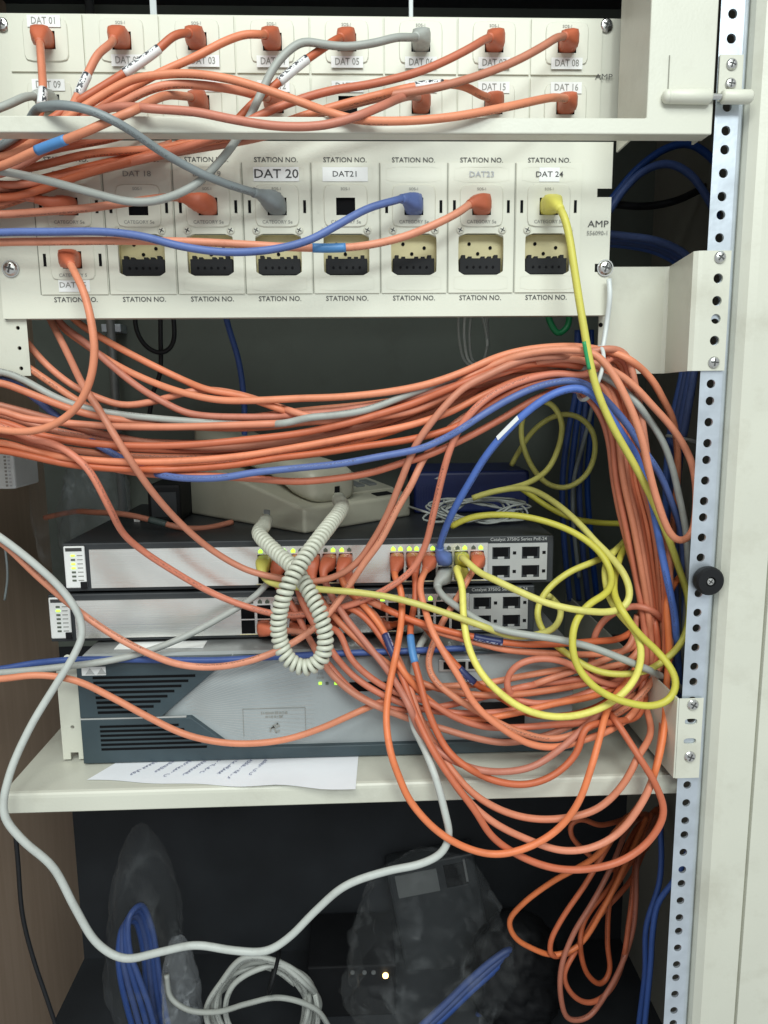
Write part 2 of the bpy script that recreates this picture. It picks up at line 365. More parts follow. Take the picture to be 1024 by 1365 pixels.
railR, ZS = rail(RX, 1, 'galvanised perforated steel rack rail with round holes beside the cream cabinet post')
rail(-.3085, -1, 'galvanised rack rail carrying the plain three-hole bracket')
# black rubber knob screwed on the rail
kp = at(941, 772, RY-.001)
kn = thing('rubber_bumper', tuple(kp), 'round black rubber bumper screwed onto the perforated rail', 'bumper')
MB().lathe(tuple(kp), (kp[0], kp[1]-.009, kp[2]), [(0, .0105), (.3, .0112), (.75, .0112), (1, .0098), (1, .004), (.75, .0035)], 28).build('disc', 'black', kn, smooth=False)
screw((kp[0], kp[1]-.0068, kp[2]), .0034, kn, .6)

# ------------------------------------------------------------------ swing frame with hinge, in front of the upper patch panel
YF = -.062
fr = thing('swing_frame', tuple(at(905, 170, YF)), 'cream steel hinged frame around the upper patch panel', 'frame')
zb0 = at(600, 178, YF)[2]; zb1 = at(600, 156, YF)[2]
xr0 = at(865, 90, YF)[0]; xr1 = at(954, 90, YF)[0]
xl0 = -.335; xl1 = -.262
ZFT = .30
mb = MB()
mb.prism([(xl0, zb0), (xr1, zb0), (xr1, ZFT), (xr0, ZFT), (xr0, zb1), (xl1, zb1), (xl1, ZFT), (xl0, ZFT)], YF, YF+.0022)
mb.build('face', 'cream_steel', fr, bevel=.0009)
mb = MB()
mb.box(xr0+.0002, xr0+.0017, YF+.0021, -.001, zb1-.004, ZFT)
mb.build('inner_flange', 'cream_steel', fr)
MB().box(xl0+.02, xr1-.001, YF+.0024, YF+.014, zb0+.0002, zb0+.0016).build('lower_flange', 'cream_steel', fr)
MB().box(xr1-.0018, xr1-.0003, YF+.0024, YF+.028, zb0+.002, ZFT).build('outer_flange', 'cream_steel', fr)
# hinge
hz = at(920, 131, YF)[2]; hx = lambda px: at(px, 131, YF-.004)[0]
hg = MB().lathe((hx(884), YF-.003, hz), (hx(949), YF-.003, hz), [(0, .0014), (.02, .0032), (.06, .0043), (.12, .0047), (.13, .0043), (.14, .0047), (.95, .0050), (1, .0036)], 20, caps=True).build('hinge_barrel', 'cream', fr, smooth=True)
MB().cyl((hx(949), YF-.003, hz), (hx(962), YF-.003, hz), .0021, 14).build('hinge_pin', 'steel', fr)
MB().box(hx(893)-.0003, hx(893)+.0003, YF-.0006, YF-.0001, hz+.004, at(893, 74, YF)[2]).build('weld_seam', 'line', fr)
hp = thing('hinge_plate', tuple(at(972, 140, RY-.002)), 'small cream hinge plate held on the rail by two screws', 'hinge')
px0, px1 = RX-.0082, RX+.0088
MB().box(px0, px1, RY-.0022, RY-.0003, hz-.0002, at(975, 74, RY)[2]).build('plate', 'cream_steel', hp, bevel=.0005)
MB().lathe((px0-.0008, YF-.003, hz), (px1+.0035, YF-.003, hz), [(0, .0036), (.05, .0047), (.93, .0047), (1, .0036)], 20).build('knuckle', 'cream', hp, smooth=True)
for py in (86, 112):
    p = at(974, py, RY-.002); screw((RX+.0002, RY-.0022, p[2]), .0040, hp, random.random())

# ------------------------------------------------------------------ patch panels
def open_box(parent, name, x0, x1, y0, y1, z0, z1, m='socket', pins=False):
    mb = MB(); t = .0004
    mb.add([(x0, y1, z0), (x1, y1, z0), (x1, y1, z1), (x0, y1, z1)], [(0, 1, 2, 3)])
    mb.add([(x0, y0, z0), (x0, y1, z0), (x0, y1, z1), (x0, y0, z1)], [(0, 1, 2, 3)])
    mb.add([(x1, y0, z0), (x1, y0, z1), (x1, y1, z1), (x1, y1, z0)], [(0, 1, 2, 3)])
    mb.add([(x0, y0, z0), (x1, y0, z0), (x1, y1, z0), (x0, y1, z0)], [(0, 1, 2, 3)])
    mb.add([(x0, y0, z1), (x0, y1, z1), (x1, y1, z1), (x1, y0, z1)], [(0, 1, 2, 3)])
    if pins:
        w = (x1-x0)/12
        mb.box((x0+x1)/2-3*w, (x0+x1)/2+3*w, y0+.002, y0+.006, z1-(z1-z0)*.26, z1-(z1-z0)*.02)
        for i in range(6):
            xx = (x0+x1)/2+(i-2.5)*w; mb.box(xx-w*.2, xx+w*.2, y0+.0013, y0+.004, z1-(z1-z0)*.3, z1-(z1-z0)*.22, 1)
    return mb.build(name, [m, 'steel'], parent)
def ring(parent, cx, cz, rx, rz, y, w=.0004, e=7, name='moulded_rim', m='line'):
    N = 32; V = []; F = []
    for k in range(N):
        a = 2*math.pi*k/N; c, s_ = math.cos(a), math.sin(a); r = 1/((abs(c)/rx)**e+(abs(s_)/rz)**e)**(1/e)
        for d in (0, w): V.append((cx+(r-d)*c, y, cz+(r-d)*s_))
    F = [(2*k, (2*k+2) % (2*N), (2*k+3) % (2*N), 2*k+1) for k in range(N)]
    return MB().add(V, F).build(name, m, parent)
def insert(parent, cx, cz, y, plug=False):
    """the rounded jack insert of a module, with a real socket opening"""
    rx, rz, jx, jz = .0170, .0158, .0074, .0065
    N = 32; e = 7; ib = MB(); V = []; F = []
    jc = cz-.0006
    A = sorted([2*math.pi*k/N for k in range(N)]+[math.atan2(b*jz, a*jx) % (2*math.pi) for a in (-1, 1) for b in (-1, 1)])
    NN = len(A)
    for a in A:
        c, s_ = math.cos(a), math.sin(a); ro = 1/((abs(c)/rx)**e+(abs(s_)/rz)**e)**(1/e)
        ri = min(jx/abs(c) if abs(c) > 1e-9 else 9, jz/abs(s_) if abs(s_) > 1e-9 else 9)
        V += [(cx+ri*c, y, jc+ri*s_), (cx+(ro-.0006)*c, y, cz+(ro-.0006)*s_), (cx+ro*c, y+.0006, cz+ro*s_), (cx+ro*c, y+.0014, cz+ro*s_)]
    for i in range(NN):
        j = (i+1) % NN
        for q in range(3): F.append((4*i+q, 4*i+q+1, 4*j+q+1, 4*j+q))
    ins = ib.add(V, F).build('jack_insert', 'cream2', parent)
    ring(ins, cx, cz, rx+.0006, rz+.0006, y+.0013, .0009)
    sk = open_box(ins, 'socket', cx-jx, cx+jx, y, y+.0022, jc-jz, jc+jz)
    return ins
JACK = {}
# upper panel -------------------------------------------------------
Y1 = .022
P1 = thing('patch_bay', tuple(at(412, 183, Y1)), 'upper cream two-row patch panel behind the hinged frame', 'patch panel')
z1t, z1b = at(412, 20.5, Y1)[2], at(412, 185, Y1)[2]
MB().box(-.2413, at(826, 100, Y1)[0], Y1, Y1+.003, z1b, z1t).build('plate', 'cream', P1, bevel=.0006)
ux0, ux1 = at(12, 60, Y1)[0], at(803, 60, Y1)[0]; up = (ux1-ux0)/8
rz = [(at(412, 23, Y1)[2], at(412, 98.5, Y1)[2]), (at(412, 103.5, Y1)[2], at(412, 179, Y1)[2])]
jack_rows = [at(412, 57, Y1)[2], at(412, 140, Y1)[2]]
for r in range(2):
    for i in range(8):
        x0, x1 = ux0+i*up+.0008, ux0+(i+1)*up-.0008; cx = (x0+x1)/2; zt, zb = rz[r]; jz = jack_rows[r]
        fp = MB()
        perf(fp, [(x0, x1, zb, zt, (cx, jz, .0162, .0150, 7))], Y1-.0016, .0016)
        fp.add([(x0, Y1-.0016, zb), (x1, Y1-.0016, zb), (x1, Y1-.0016, zt), (x0, Y1-.0016, zt), (x0, Y1, zb), (x1, Y1, zb), (x1, Y1, zt), (x0, Y1, zt)], [(0, 4, 5, 1), (1, 5, 6, 2), (2, 6, 7, 3), (3, 7, 4, 0)])
        fo = fp.build('faceplate', 'cream2', P1)
        insert(fo, cx, jz, Y1-.0028); JACK['u', r, i] = (cx, Y1-.0028, jz-.0006)
        text('SOS-1', .0031, (cx, Y1-.0031, jz+.0120), fo, 'ink_grey')
        num = 'DAT %02d' % (r*8+i+1)
        lz = jz+.0125 if (r or i == 0) else jz-.0150
        lx = cx if (i not in (1, 2)) else cx+.004
        lw = .0125
        yl = Y1-.0036
        lab = MB().box(lx-lw, lx+lw, yl, yl+.0003, lz-.0042, lz+.0042).build('label_strip', 'label', fo)
        text(num, .0072, (lx, yl-.0002, lz), fo, 'ink_grey', sx=.82)
for p in ((3, 33), (808.5, 34)):
    q = at(p[0], p[1], Y1-.0005); screw((q[0], Y1-.0003, q[2]), .0052, P1, .4)
q = at(804, 104, Y1); text('AMP', .0060, (q[0], Y1-.0021, q[2]), P1, 'ink', sx=1.2, bold=.0)
# lower panel ------------------------------------------------------
P2 = thing('patch_bay', (0, 0, at(410, 423, 0)[2]), 'lower cream patch panel with station number lettering and open connector slots', 'patch panel')
z2t, z2b = at(412, 188, 0)[2], at(412, 422.5, 0)[2]
x2l, x2r = -.2413, .2390
cx0, cx7 = at(92, 270, 0)[0], at(731, 270, 0)[0]; cp = (cx7-cx0)/7
Zr = lambda py: at(457, py, 0)[2]
slot_z = (at(806, 257, 0)[2], at(806, 357, 0)[2])
perfc = []
colx = [cx0+(i-.5)*cp for i in range(9)]
zc0, zc1 = Zr(368), Zr(309)
for i in range(8):
    perfc.append((colx[i], colx[i+1], zc0, zc1, None if i == 0 else (cx0+i*cp, (Zr(313)+Zr(366))/2, .0182, .0162, 11)))
perfc += [(colx[0], colx[8], zc1, z2t, None), (colx[0], colx[8], z2b, zc0, None), (x2l, colx[0], z2b, z2t, None)]
zm = (slot_z[0]+slot_z[1])/2
sx = at(809, 300, 0)[0]
for lo, hi, sz_ in ((zm, z2t, slot_z[0]), (z2b, zm, slot_z[1])):      # mounting slots open at the panel's edge
    xm = sx-.0085
    perfc += [(colx[8], xm, lo, hi, None), (xm, x2r, sz_+.0032, hi, None), (xm, x2r, lo, sz_-.0032, None)]
mb = MB(); perf(mb, perfc, 0, .0028)
mb.box(x2l, x2r, .0001, .0100, z2t-.0016, z2t); mb.box(x2l, x2r, .0001, .0100, z2b, z2b+.0016)
mb.box(x2l, x2l+.002, .0001, .006, z2b, z2t);
mb.build('plate', 'cream', P2)
lab_txt = {0: 'DAT 17', 1: 'DAT 18', 2: 'DAT 19', 3: 'DAT 20', 4: 'DAT21', 6: 'DAT23', 7: 'DAT 24'}
for i in range(8):
    cx = cx0+i*cp; w = cp/2-.0010
    zt, zb = Zr(217), Zr(391)
    yy = -.0012
    zcut = (Zr(313)+Zr(366))/2; zj = Zr(275); zsp = (Zr(303))
    fp = MB(); cells = [(cx-w, cx+w, zsp, zt, (cx, zj, .0170, .0158, 7))]
    zj2 = Zr(345)
    cells.append((cx-w, cx+w, zb, zsp, (cx, zcut, .0180, .0158, 11) if i else (cx, zj2, .0170, .0158, 7)))
    perf(fp, cells, yy, .0016)
    fp.add([(cx-w, yy, zb), (cx+w, yy, zb), (cx+w, yy, zt), (cx-w, yy, zt), (cx-w, 0, zb), (cx+w, 0, zb), (cx+w, 0, zt), (cx-w, 0, zt)], [(0, 4, 5, 1), (1, 5, 6, 2), (2, 6, 7, 3), (3, 7, 4, 0)])
    fo = fp.build('faceplate', 'cream2', P2)
    for dx in (-w-.0009,):
        MB().box(cx+dx-.0003, cx+dx+.0003, -.0003, -.0001, zb, zt).build('seam', 'line', fo)
    ins = insert(fo, cx, zj, yy-.0012); JACK['l', 0, i] = (cx, yy-.0012, zj-.0006)
    text('SOS-1', .0029, (cx, yy-.0015, zj+.0122), fo, 'ink_grey')
    text('CATEGORY 5e', .0036, (cx, yy-.0015, zj-.0122), fo, 'ink_grey')
    text('STATION NO.', .0054, (cx, -.0004, Zr(213.5)), P2, 'ink')
    text('STATION NO.', .0054, (cx, -.0004, Zr(398)), P2, 'ink')
    lz = Zr(233)
    ring(fo, cx, lz, .0215, .0056, yy-.0002, .0003, 12, 'label_frame', 'cream')
    if i in lab_txt:
        big = i == 3
        if i in (3, 4, 7): MB().box(cx-(.0175 if i != 7 else .008), cx+(.0175 if i != 7 else .008), yy-.0005, yy-.0002, lz-.0052, lz+.0052).build('label_strip', 'label', fo)
        text(lab_txt[i], .0092 if big else .0058, (cx, yy-.0007, lz), fo, 'pencil' if i == 6 else 'ink' if i in (3, 4, 7) else 'ink_grey', sx=1.15)
    for s_ in (-1, 1):
        MB().box(cx+s_*.0213-.0011, cx+s_*.0213+.0011, yy-.0003, yy-.0001, zj-.0052, zj+.0042).build('latch_slot', 'socket' if (i not in (4,)) else 'cream', fo)
        screw((cx+s_*.0167, yy, Zr(307.5)), .0031, fo, .5, 'cream', 'faceplate_screw')
        if i == 0: MB().box(cx+s_*.0213-.0011, cx+s_*.0213+.0011, yy-.0003, yy-.0001, zj2-.0052, zj2+.0042).build('latch_slot', 'socket', fo)
    if i == 0:
        insert(fo, cx, zj2, yy-.0012); JACK['l', 1, 0] = (cx, yy-.0012, zj2-.0006)
        text('CATEGORY 5', .0036, (cx, yy-.0015, zj2-.0122), fo, 'ink_grey')
        MB().box(cx-.012, cx+.012, yy-.0005, yy-.0002, Zr(379)-.005, Zr(379)+.005).build('label_strip', 'label', fo)
        text('DAT 25', .0058, (cx-.001, yy-.0007, Zr(379)), fo, 'ink_grey', sx=1.1)
    else:
        ring(fo, cx, Zr(378), .0215, .0056, yy-.0002, .0003, 12, 'label_frame', 'cream')
        zc_t, zc_b = Zr(312), Zr(367)
        rec = open_box(fo, 'connector_recess', cx-.0185, cx+.0185, .0030, .0085, zc_b, zc_t, 'yel_plastic')
        zmid = Zr(344)
        bl = MB(); bl.box(cx-.0165, cx+.0165, .0018, .0082, zc_b+.0008, zmid)
        for k in range(6):
            if k != 2: bl.box(cx-.0150+k*.0052, cx-.0118+k*.0052, .0024, .0080, zmid-.001, zmid+(.0026 if k in (0, 5) else .0015))
        bl.build('terminal_block', 'black', fo, bevel=.0003)
        for k in range(5): MB().cyl((cx-.0105+k*.0052, .0018, Zr(356)), (cx-.0105+k*.0052, .0012, Zr(356)), .0010, 8).build('terminal', 'socket', fo)
        for (dx, dz) in ((-.008, .004), (.009, .001), (-.001, -.0035)):
            MB().cyl((cx+dx, .0084, zmid+.008+dz), (cx+dx, .0079, zmid+.008+dz), .0014, 10).build('rivet_hole', 'socket', fo)
q = at(799, 299, 0); text('AMP', .0072, (q[0]-.001, -.0006, q[2]), P2, 'ink', sx=1.2, bold=.0)
q = at(798, 311, 0); text('556090-1', .0046, (q[0]-.001, -.0006, q[2]), P2, 'ink_grey')
for p in ((14, 358), (807, 357)):
    q = at(p[0], p[1], -.001); screw((q[0], -.0006, q[2]), .0056, P2, .3)
    MB().cyl((q[0], -.0001, q[2]), (q[0], -.0012, q[2]), .0066, 24).build('washer', 'steel', P2)

# ------------------------------------------------------------------ offset brackets that carry the lower panel
def hexagonal_bracket(label):
    t = thing('offset_bracket', tuple(at(950, 494, RY)), label, 'bracket')
    zt, zb = at(955, 334, RY-.002)[2], at(955, 494, RY-.002)[2]
    zbL = zb
    yf = RY-.0022
    xs = [at(797, 470, .010)[0], at(884, 420, .010)[0], RX-.0125, RX+.0085]
    mb = MB()
    hs = [(962, 371), (960, 401), (958, 425), (957, 454)]
    hz_ = [at(a, b, yf)[2] for a, b in hs]
    sz = [at(963, 343, yf)[2], at(956, 483, yf)[2]]
    ed = [zt]+[(hz_[k]+hz_[k+1])/2 for k in range(3)]
    ed = [zt, sz[0]-.006, (hz_[0]+hz_[1])/2, (hz_[1]+hz_[2])/2, (hz_[2]+hz_[3])/2, sz[1]+.006, zb]
    cells = [(xs[2], xs[3], ed[k+1], ed[k], None if k in (0, 5) else (RX-.0002, hz_[k-1], .0036, .0036, 2)) for k in range(6)]
    perf(mb, cells, yf, .0018)
    def wall(xa, ya, xb, yb, n=1):
        mb.add([(xa, ya, zb), (xb, yb, zb), (xb, yb, zt), (xa, ya, zt)], [(0, 1, 2, 3)])
    bend = [(xs[2], yf), (xs[2]-.003, yf+.0006), (xs[2]-.0058, yf+.003), (xs[1]+.003, .0085), (xs[1], .010), (xs[0], .010)]
    for a, b in zip(bend[:-1], bend[1:]): mb.add([(b[0], b[1], zb), (a[0], a[1], zb), (a[0], a[1], zt), (b[0], b[1], zt)], [(0, 1, 2, 3)])
    o = mb.build('folded_plate', 'cream_steel', t); s = o.modifiers.new('Solidify', 'SOLIDIFY'); s.thickness = .0014; s.offset = -1
    for z in sz: screw((RX, yf, z), .0044, t, random.random())
    q = at(801, 433, .0098); MB().cyl((q[0], .0097, q[2]), (q[0], .0103, q[2]), .0018, 12).build('pilot_hole', 'socket', t)
hexagonal_bracket('folded cream steel bracket with holes joining the lower patch panel to the rail')
zt, zb = at(20, 360, .004)[2], at(20, 501, .004)[2]; xb1 = at(38, 460, .004)[0]
lb = thing('offset_bracket', (xb1-.02, .004, zb), 'plain cream bracket with three small holes under the corner of the lower patch panel', 'bracket')
hz_ = [at(26, py, .004)[2] for py in (437, 464, 491)]
ed = [zt, (hz_[0]+.012), (hz_[0]+hz_[1])/2, (hz_[1]+hz_[2])/2, zb]
mb = MB(); hx_ = at(26, 464, .004)[0]
perf(mb, [(hx_-.006, xb1, ed[k+1], ed[k], None if k == 0 else (hx_, hz_[k-1], .0016, .0016, 2)) for k in range(4)]+[(-.300, hx_-.006, zb, zt, None)], .004, .0018)
mb.box(-.3165, -.300, RY-.002, RY-.0005, zb, zt); mb.box(-.3005, -.299, RY-.0018, .0055, zb, zt)
mb.build('folded_plate', 'cream_steel', lb)
for z in hz_: MB().cyl((hx_, .0075, z), (hx_, .0082, z), .0022, 10).build('hole_shadow', 'socket', lb)

# ------------------------------------------------------------------ shelf
YS = -.0374; SZB = -.4363; SZT = at(450, 1045, YS)[2]
SZT = -.4185
xsl, xsr = at(4, 1070, YS)[0], at(906, 1048, YS)[0]
sh = thing('equipment_shelf', (0, YS, SZB), 'cream steel shelf with a folded front lip carrying the router', 'shelf')
mb = MB(); prof = [(YB-.09, SZT), (YS+.004, SZT), (YS+.0016, SZT-.0007), (YS+.0004, SZT-.0022), (YS, SZT-.0045), (YS, SZB+.001), (YS+.001, SZB), (YS+.015, SZB), (YS+.015, SZB+.0015), (YS+.0025, SZB+.0015), (YS+.0025, SZT-.004), (YS+.005, SZT-.0018), (YB-.09, SZT-.0018)]
k = len(prof)
mb.add([(xsl, a, b) for a, b in prof]+[(xsr, a, b) for a, b in prof], [(i, (i+1) % k, (i+1) % k+k, i+k) for i in range(k)]+[tuple(range(k-1, -1, -1)), tuple(range(k, 2*k))])
mb.build('tray', 'cream_steel', sh)
ez0, ez1 = at(925, 1035, RY)[2], at(930, 929, RY)[2]
eb = MB(); ye = RY-.0022; ex0, ex1 = RX-.0115, RX+.0082
q = [at(927, py, ye)[2] for py in (939, 962, 988, 1008)]
perf(eb, [(ex0, ex1, (q[0]+q[1])/2, ez1, None), (ex0, ex1, (q[1]+q[2])/2, (q[0]+q[1])/2, (RX-.001, q[1], .0052, .0026, 3)), (ex0, ex1, (q[2]+q[3])/2, (q[1]+q[2])/2, (RX-.001, q[2], .0052, .0026, 3)), (ex0, ex1, ez0, (q[2]+q[3])/2, None)], ye, .0018)
eb.build('mounting_ear', 'cream_steel', sh)
eb = MB(); eb.box(ex0-.0016, ex0, ye, YB-.10, ez0, ez1); eb.build('side_flange', 'cream_steel', sh, bevel=.0005)
MB().box(xsr-.001, ex0-.0015, YS+.0004, YB-.10, SZT-.0165, SZT-.0004).build('tray_edge', 'cream_steel', sh)
for k in (0, 3): screw((RX-.0005, ye, q[k]), .0047, sh, random.random())
MB().box(-.3165, xsl-.0002, RY-.002, RY-.0004, SZB, SZT-.004).build('mounting_ear', 'cream_steel', sh)

# ------------------------------------------------------------------ paper note on the shelf
corners = [atz(x, y, SZT) for x, y in ((116, 1041), (474, 1055), (480, 985), (210, 985))]
pz = SZT+.0006
pp = thing('paper_note', tuple(corners[0]), 'white sheet of paper with pen scribbles lying on the shelf under the router', 'paper')
mb = MB(); N = 24; V = []
a, b, c, d = [Vector(tuple(p)) for p in corners]
for i in range(N+1):
    for j in range(9):
        u, v = i/N, j/8; p = (a*(1-u)+b*u)*(1-v)+(d*(1-u)+c*u)*v
        curl = .0022*max(0, 1-abs(u-.72)/.16)*(1-v)**3+.0012*max(0, .3-u)*(1-v)
        edge = .0012*math.sin(u*19)*(1-v) + (.002*max(0, (u-.72))*(1-v)*4 if u > .72 else 0)
        V.append((p.x, p.y+edge, pz+curl))
mb.add(V, [(i*9+j, (i+1)*9+j, (i+1)*9+j+1, i*9+j+1) for i in range(N) for j in range(8)]); mb.build('sheet', 'paper', pp, smooth=True)
mb = MB()
for ln in range(8):
    u0 = .13+ln*.062+random.uniform(-.008, .008); tmax = random.uniform(.55, .95); pts_ = []; t_ = .12+random.uniform(0, .1); k_ = 0
    while t_ < tmax:
        pts_.append((u0+.09*t_+.0085*math.sin(k_*1.35+ln)*random.uniform(.3, 1.15), t_+.020*math.cos(k_*1.35+ln))); t_ += .0075; k_ += 1
    gap = 0
    for (u1, v1), (u2, v2) in zip(pts_[:-1], pts_[1:]):
        if gap > 0: gap -= 1; continue
        if random.random() < .05: gap = 4
        P = [(a*(1-uu)+b*uu)*(1-v_)+(d*(1-uu)+c*uu)*v_ for uu, v_ in ((u1, v1), (u2, v2))]
        dv = (P[1]-P[0]); nrm = Vector((-dv.y, dv.x, 0)); nrm = nrm.normalized()*.00028 if nrm.length > 0 else Vector((.0003, 0, 0))
        mb.add([(q_.x, q_.y, pz+.0009) for q_ in (P[0]-nrm, P[1]-nrm, P[1]+nrm, P[0]+nrm)], [(0, 1, 2, 3)])
mb.build('handwriting', 'pen', pp)

# ------------------------------------------------------------------ router
YR = .011; RZB, RZT = SZT+.0015, -.3215
rt = thing('router', (.03, YR, SZT), 'two-unit slate and grey router resting on the shelf beneath the switches', 'router')
rx0, rx1 = at(108, 940, YR)[0], at(108, 940, YR)[0]+.4340
MB().box(rx0, rx1, YR+.012, YR+.30, RZB, RZT-.001).build('chassis', 'lid', rt, bevel=.0015)
for fx in (rx0+.03, rx1-.03):
    for fy in (YR+.04, YR+.27): MB().cyl((fx, fy, SZT), (fx, fy, RZB+.001), .008, 14).build('foot', 'black', rt)
q = lambda px, py: (lambda p: (p[0], p[2]))(at(px, py, YR))
zt = RZT; zb = RZB
def pf(px, py): p = at(px, py, YR); return (p[0], p[2])
zq = lambda py, px=300: at(px, py, YR)[2]
# grey centre panel (bezel base)
MB().box(rx0+.001, rx1, YR+.0005, YR+.012, zb+.001, zt-.0002).build('bezel', 'rgrey', rt, bevel=.0015)
dg1 = pf(310, 872); dg2 = pf(216, 954); zs_ = pf(110, 955)[1]
MB().prism([(rx0, zs_), (dg2[0], dg2[1]), (dg1[0], zt), (rx0, zt)], YR-.0045, YR+.002).build('bezel_wing', 'slate', rt, bevel=.001)
MB().prism([(rx0, zs_-.0012), (rx0, zb), (rx1, zb), (rx1, zb+.011), (pf(312, 988)[0], zb+.011), (pf(256, 954)[0], zs_-.0012)][::-1] if False else
           [(rx0, zb), (rx1, zb), (rx1, zb+.011), (pf(312, 988)[0], zb+.011), (pf(256, 955)[0], zs_-.0014), (rx0, zs_-.0014)], YR-.0045, YR+.002).build('bezel_wing', 'slate', rt, bevel=.001)
MB().box(rx0, pf(250, 955)[0], YR-.0047, YR-.0030, zs_-.0013, zs_-.0001).build('trim_line', 'silver_paint', rt)
MB().box(dg1[0], rx1, YR-.0045, YR+.002, zt-.0032, zt).build('top_trim', 'slate', rt, bevel=.0008)
for k in range(8):                                                   # vent slots, each drawn as a thin black strip on the bezel
    py = 901+k*6.6; z = pf(130, py)[1]
    xe = pf(262-k*9.2, py)[0]
    MB().box(rx0+.0135+.0008*k*.4, xe, YR-.0049, YR-.0043, z-.0011, z+.0011).build('vent_slot', 'socket', rt)
for k in range(6):
    py = 966+k*6.0; z = pf(130, py)[1]; xe = pf(240+k*7.5, py)[0]
    if z-.0013 < zb+.002: break
    MB().box(rx0+.0165, xe, YR-.0049, YR-.0043, z-.0010, z+.0010).build('vent_slot', 'socket', rt)
q0 = pf(112, 898); q1 = pf(143, 886)
tg = MB().box(q0[0], q1[0], YR-.0049, YR-.0044, q0[1], q1[1]).build('name_tag', 'label', rt)
for k in range(2):
    xx = q0[0]+.003+k*.010; MB().prism([(xx, q0[1]+.001), (xx+.008, q0[1]+.001), (xx+.004, q1[1]-.001)], YR-.0052, YR-.0050).build('tag_mark', 'silver_paint', tg)
# fine radiating relief lines on the grey panel
mb = MB(); fc = Vector((dg2[0]-.012, 0, zs_))
for k in range(46):
    an = math.radians(-33+k*1.75)
    r0 = .030+.004*(k % 3); r1 = .145
    p0 = (fc.x+r0*math.cos(an), fc.z+r0*math.sin(an)); p1 = [fc.x+r1*math.cos(an), fc.z+r1*math.sin(an)]
    for lim, up_ in ((zt-.0045, True), (zb+.0125, False)):
        if (up_ and p1[1] > lim) or (not up_ and p1[1] < lim):
            t_ = (lim-fc.z)/(p1[1]-fc.z); p1 = [fc.x+(p1[0]-fc.x)*t_, lim]
    if p1[0]-p0[0] < .004 or p0[1] > zt-.005 or p0[1] < zb+.013: continue
    # stay on the grey panel, clear of the wings
    du = Vector((p1[0]-p0[0], p1[1]-p0[1])).normalized(); nx = (-du.y*.00022, du.x*.00022)
    s0 = Vector(p0)+du*.004
    edge_x = dg2[0]+(s0.y-dg2[1])/(dg1[1]-dg2[1])*(dg1[0]-dg2[0]) if s0.y > zs_ else pf(256, 955)[0]+(zs_-s0.y)*1.5
    tries = 0
    while s0.x < edge_x+.002 and tries < 60:
        s0 += du*.002; tries += 1; edge_x = dg2[0]+(s0.y-dg2[1])/(dg1[1]-dg2[1])*(dg1[0]-dg2[0]) if s0.y > zs_ else pf(256, 955)[0]+(zs_-s0.y)*1.5
    if s0.x >= p1[0] or tries >= 60: continue
    mb.add([(s0.x-nx[0], YR+.0002, s0.y-nx[1]), (p1[0]-nx[0], YR+.0002, p1[1]-nx[1]), (p1[0]+nx[0], YR+.0002, p1[1]+nx[1]), (s0.x+nx[0], YR+.0002, s0.y+nx[1])], [(0, 1, 2, 3)])
mb.build('relief_lines', 'silver_paint', rt)
# warning sticker outline with pictogram
s0, s1 = pf(325, 985), pf(407, 943)
st = MB(); w = .0004
for (xa_, xb_, za_, zb_) in ((s0[0], s1[0], s1[1]-w, s1[1]), (s0[0], s0[0]+w, s0[1]+.002, s1[1]-.0005), (s1[0]-w, s1[0], s0[1]+.002, s1[1]-.0005)): st.box(xa_, xb_, YR-.0001, YR+.0004, za_, zb_)
stk = st.build('sticker', 'ink_grey', rt)
sx_ = (s0[0]+s1[0])/2
for rz_, hw in ((s1[1]-.0045, .0115), (s1[1]-.0080, .0078)):           # two lines of fine print, too small to read
    pl = MB(); xx = sx_-hw
    while xx < sx_+hw:
        ww = random.uniform(.0005, .0011); pl.box(xx, xx+ww, YR-.0001, YR+.0003, rz_-random.uniform(.0007, .0011), rz_+random.uniform(.0006, .0011)); xx += ww+random.choice((.0003, .0003, .0009))
    pl.build('fine_print', 'ink_grey', stk)
fm = MB()
for (u0, v0, u1, v1) in ((-4, -3, -1, 2), (-1, 2, 3, 4), (-1, 2, 1, -4), (1, -4, 4, -2), (-4, 0, 3, 1), (2, 4, 4, 1)):
    p0 = Vector((u0*.0011, v0*.0011)); p1 = Vector((u1*.0011, v1*.0011)); dd = (p1-p0).normalized(); nn = Vector((-dd.y, dd.x))*.0006
    cz_ = s0[1]+.0095
    fm.add([(sx_+p.x, YR-.0003, cz_+p.y) for p in (p0-nn, p1-nn, p1+nn, p0+nn)], [(0, 1, 2, 3)])
fm.build('pictogram', 'ink_grey', stk)
# indicator lights, card slot and port bay on the right of the bezel
for px, lit in ((427, 1), (448, 1), (436, 0)):
    p = pf(px, 911); MB().box(p[0]-.0013, p[0]+.0013, YR-.0004, YR+.001, p[1]-.0011, p[1]+.0011).build('indicator', 'led' if lit else 'led_off', rt)
for px in (427, 448): p = pf(px, 901); text('SYS', .003, (p[0], YR-.0002, p[1]+.002), rt, 'ink_grey'); text('PWR', .003, (p[0], YR-.0002, p[1]-.002), rt, 'ink_grey')
p0, p1 = pf(466, 922), pf(545, 908); MB().box(p0[0], p1[0], YR-.0002, YR+.001, p0[1], p1[1]).build('card_slot', 'socket', rt)
p0, p1 = pf(585, 895), pf(640, 878); MB().box(p0[0], p1[0], YR-.0012, YR+.001, p0[1], p1[1]).build('port_bay', 'silver_paint', rt, bevel=.0004)
for k in range(3):
    MB().box(p0[0]+.004+k*.011, p0[0]+.0125+k*.011, YR-.0016, YR-.0010, p0[1]+.0022, p1[1]-.002).build('port', 'socket', rt)
p0, p1 = pf(640, 972), pf(700, 935); MB().box(p0[0], p1[0], YR-.0012, YR+.001, p0[1], p1[1]).build('power_inlet', 'black', rt, bevel=.001)
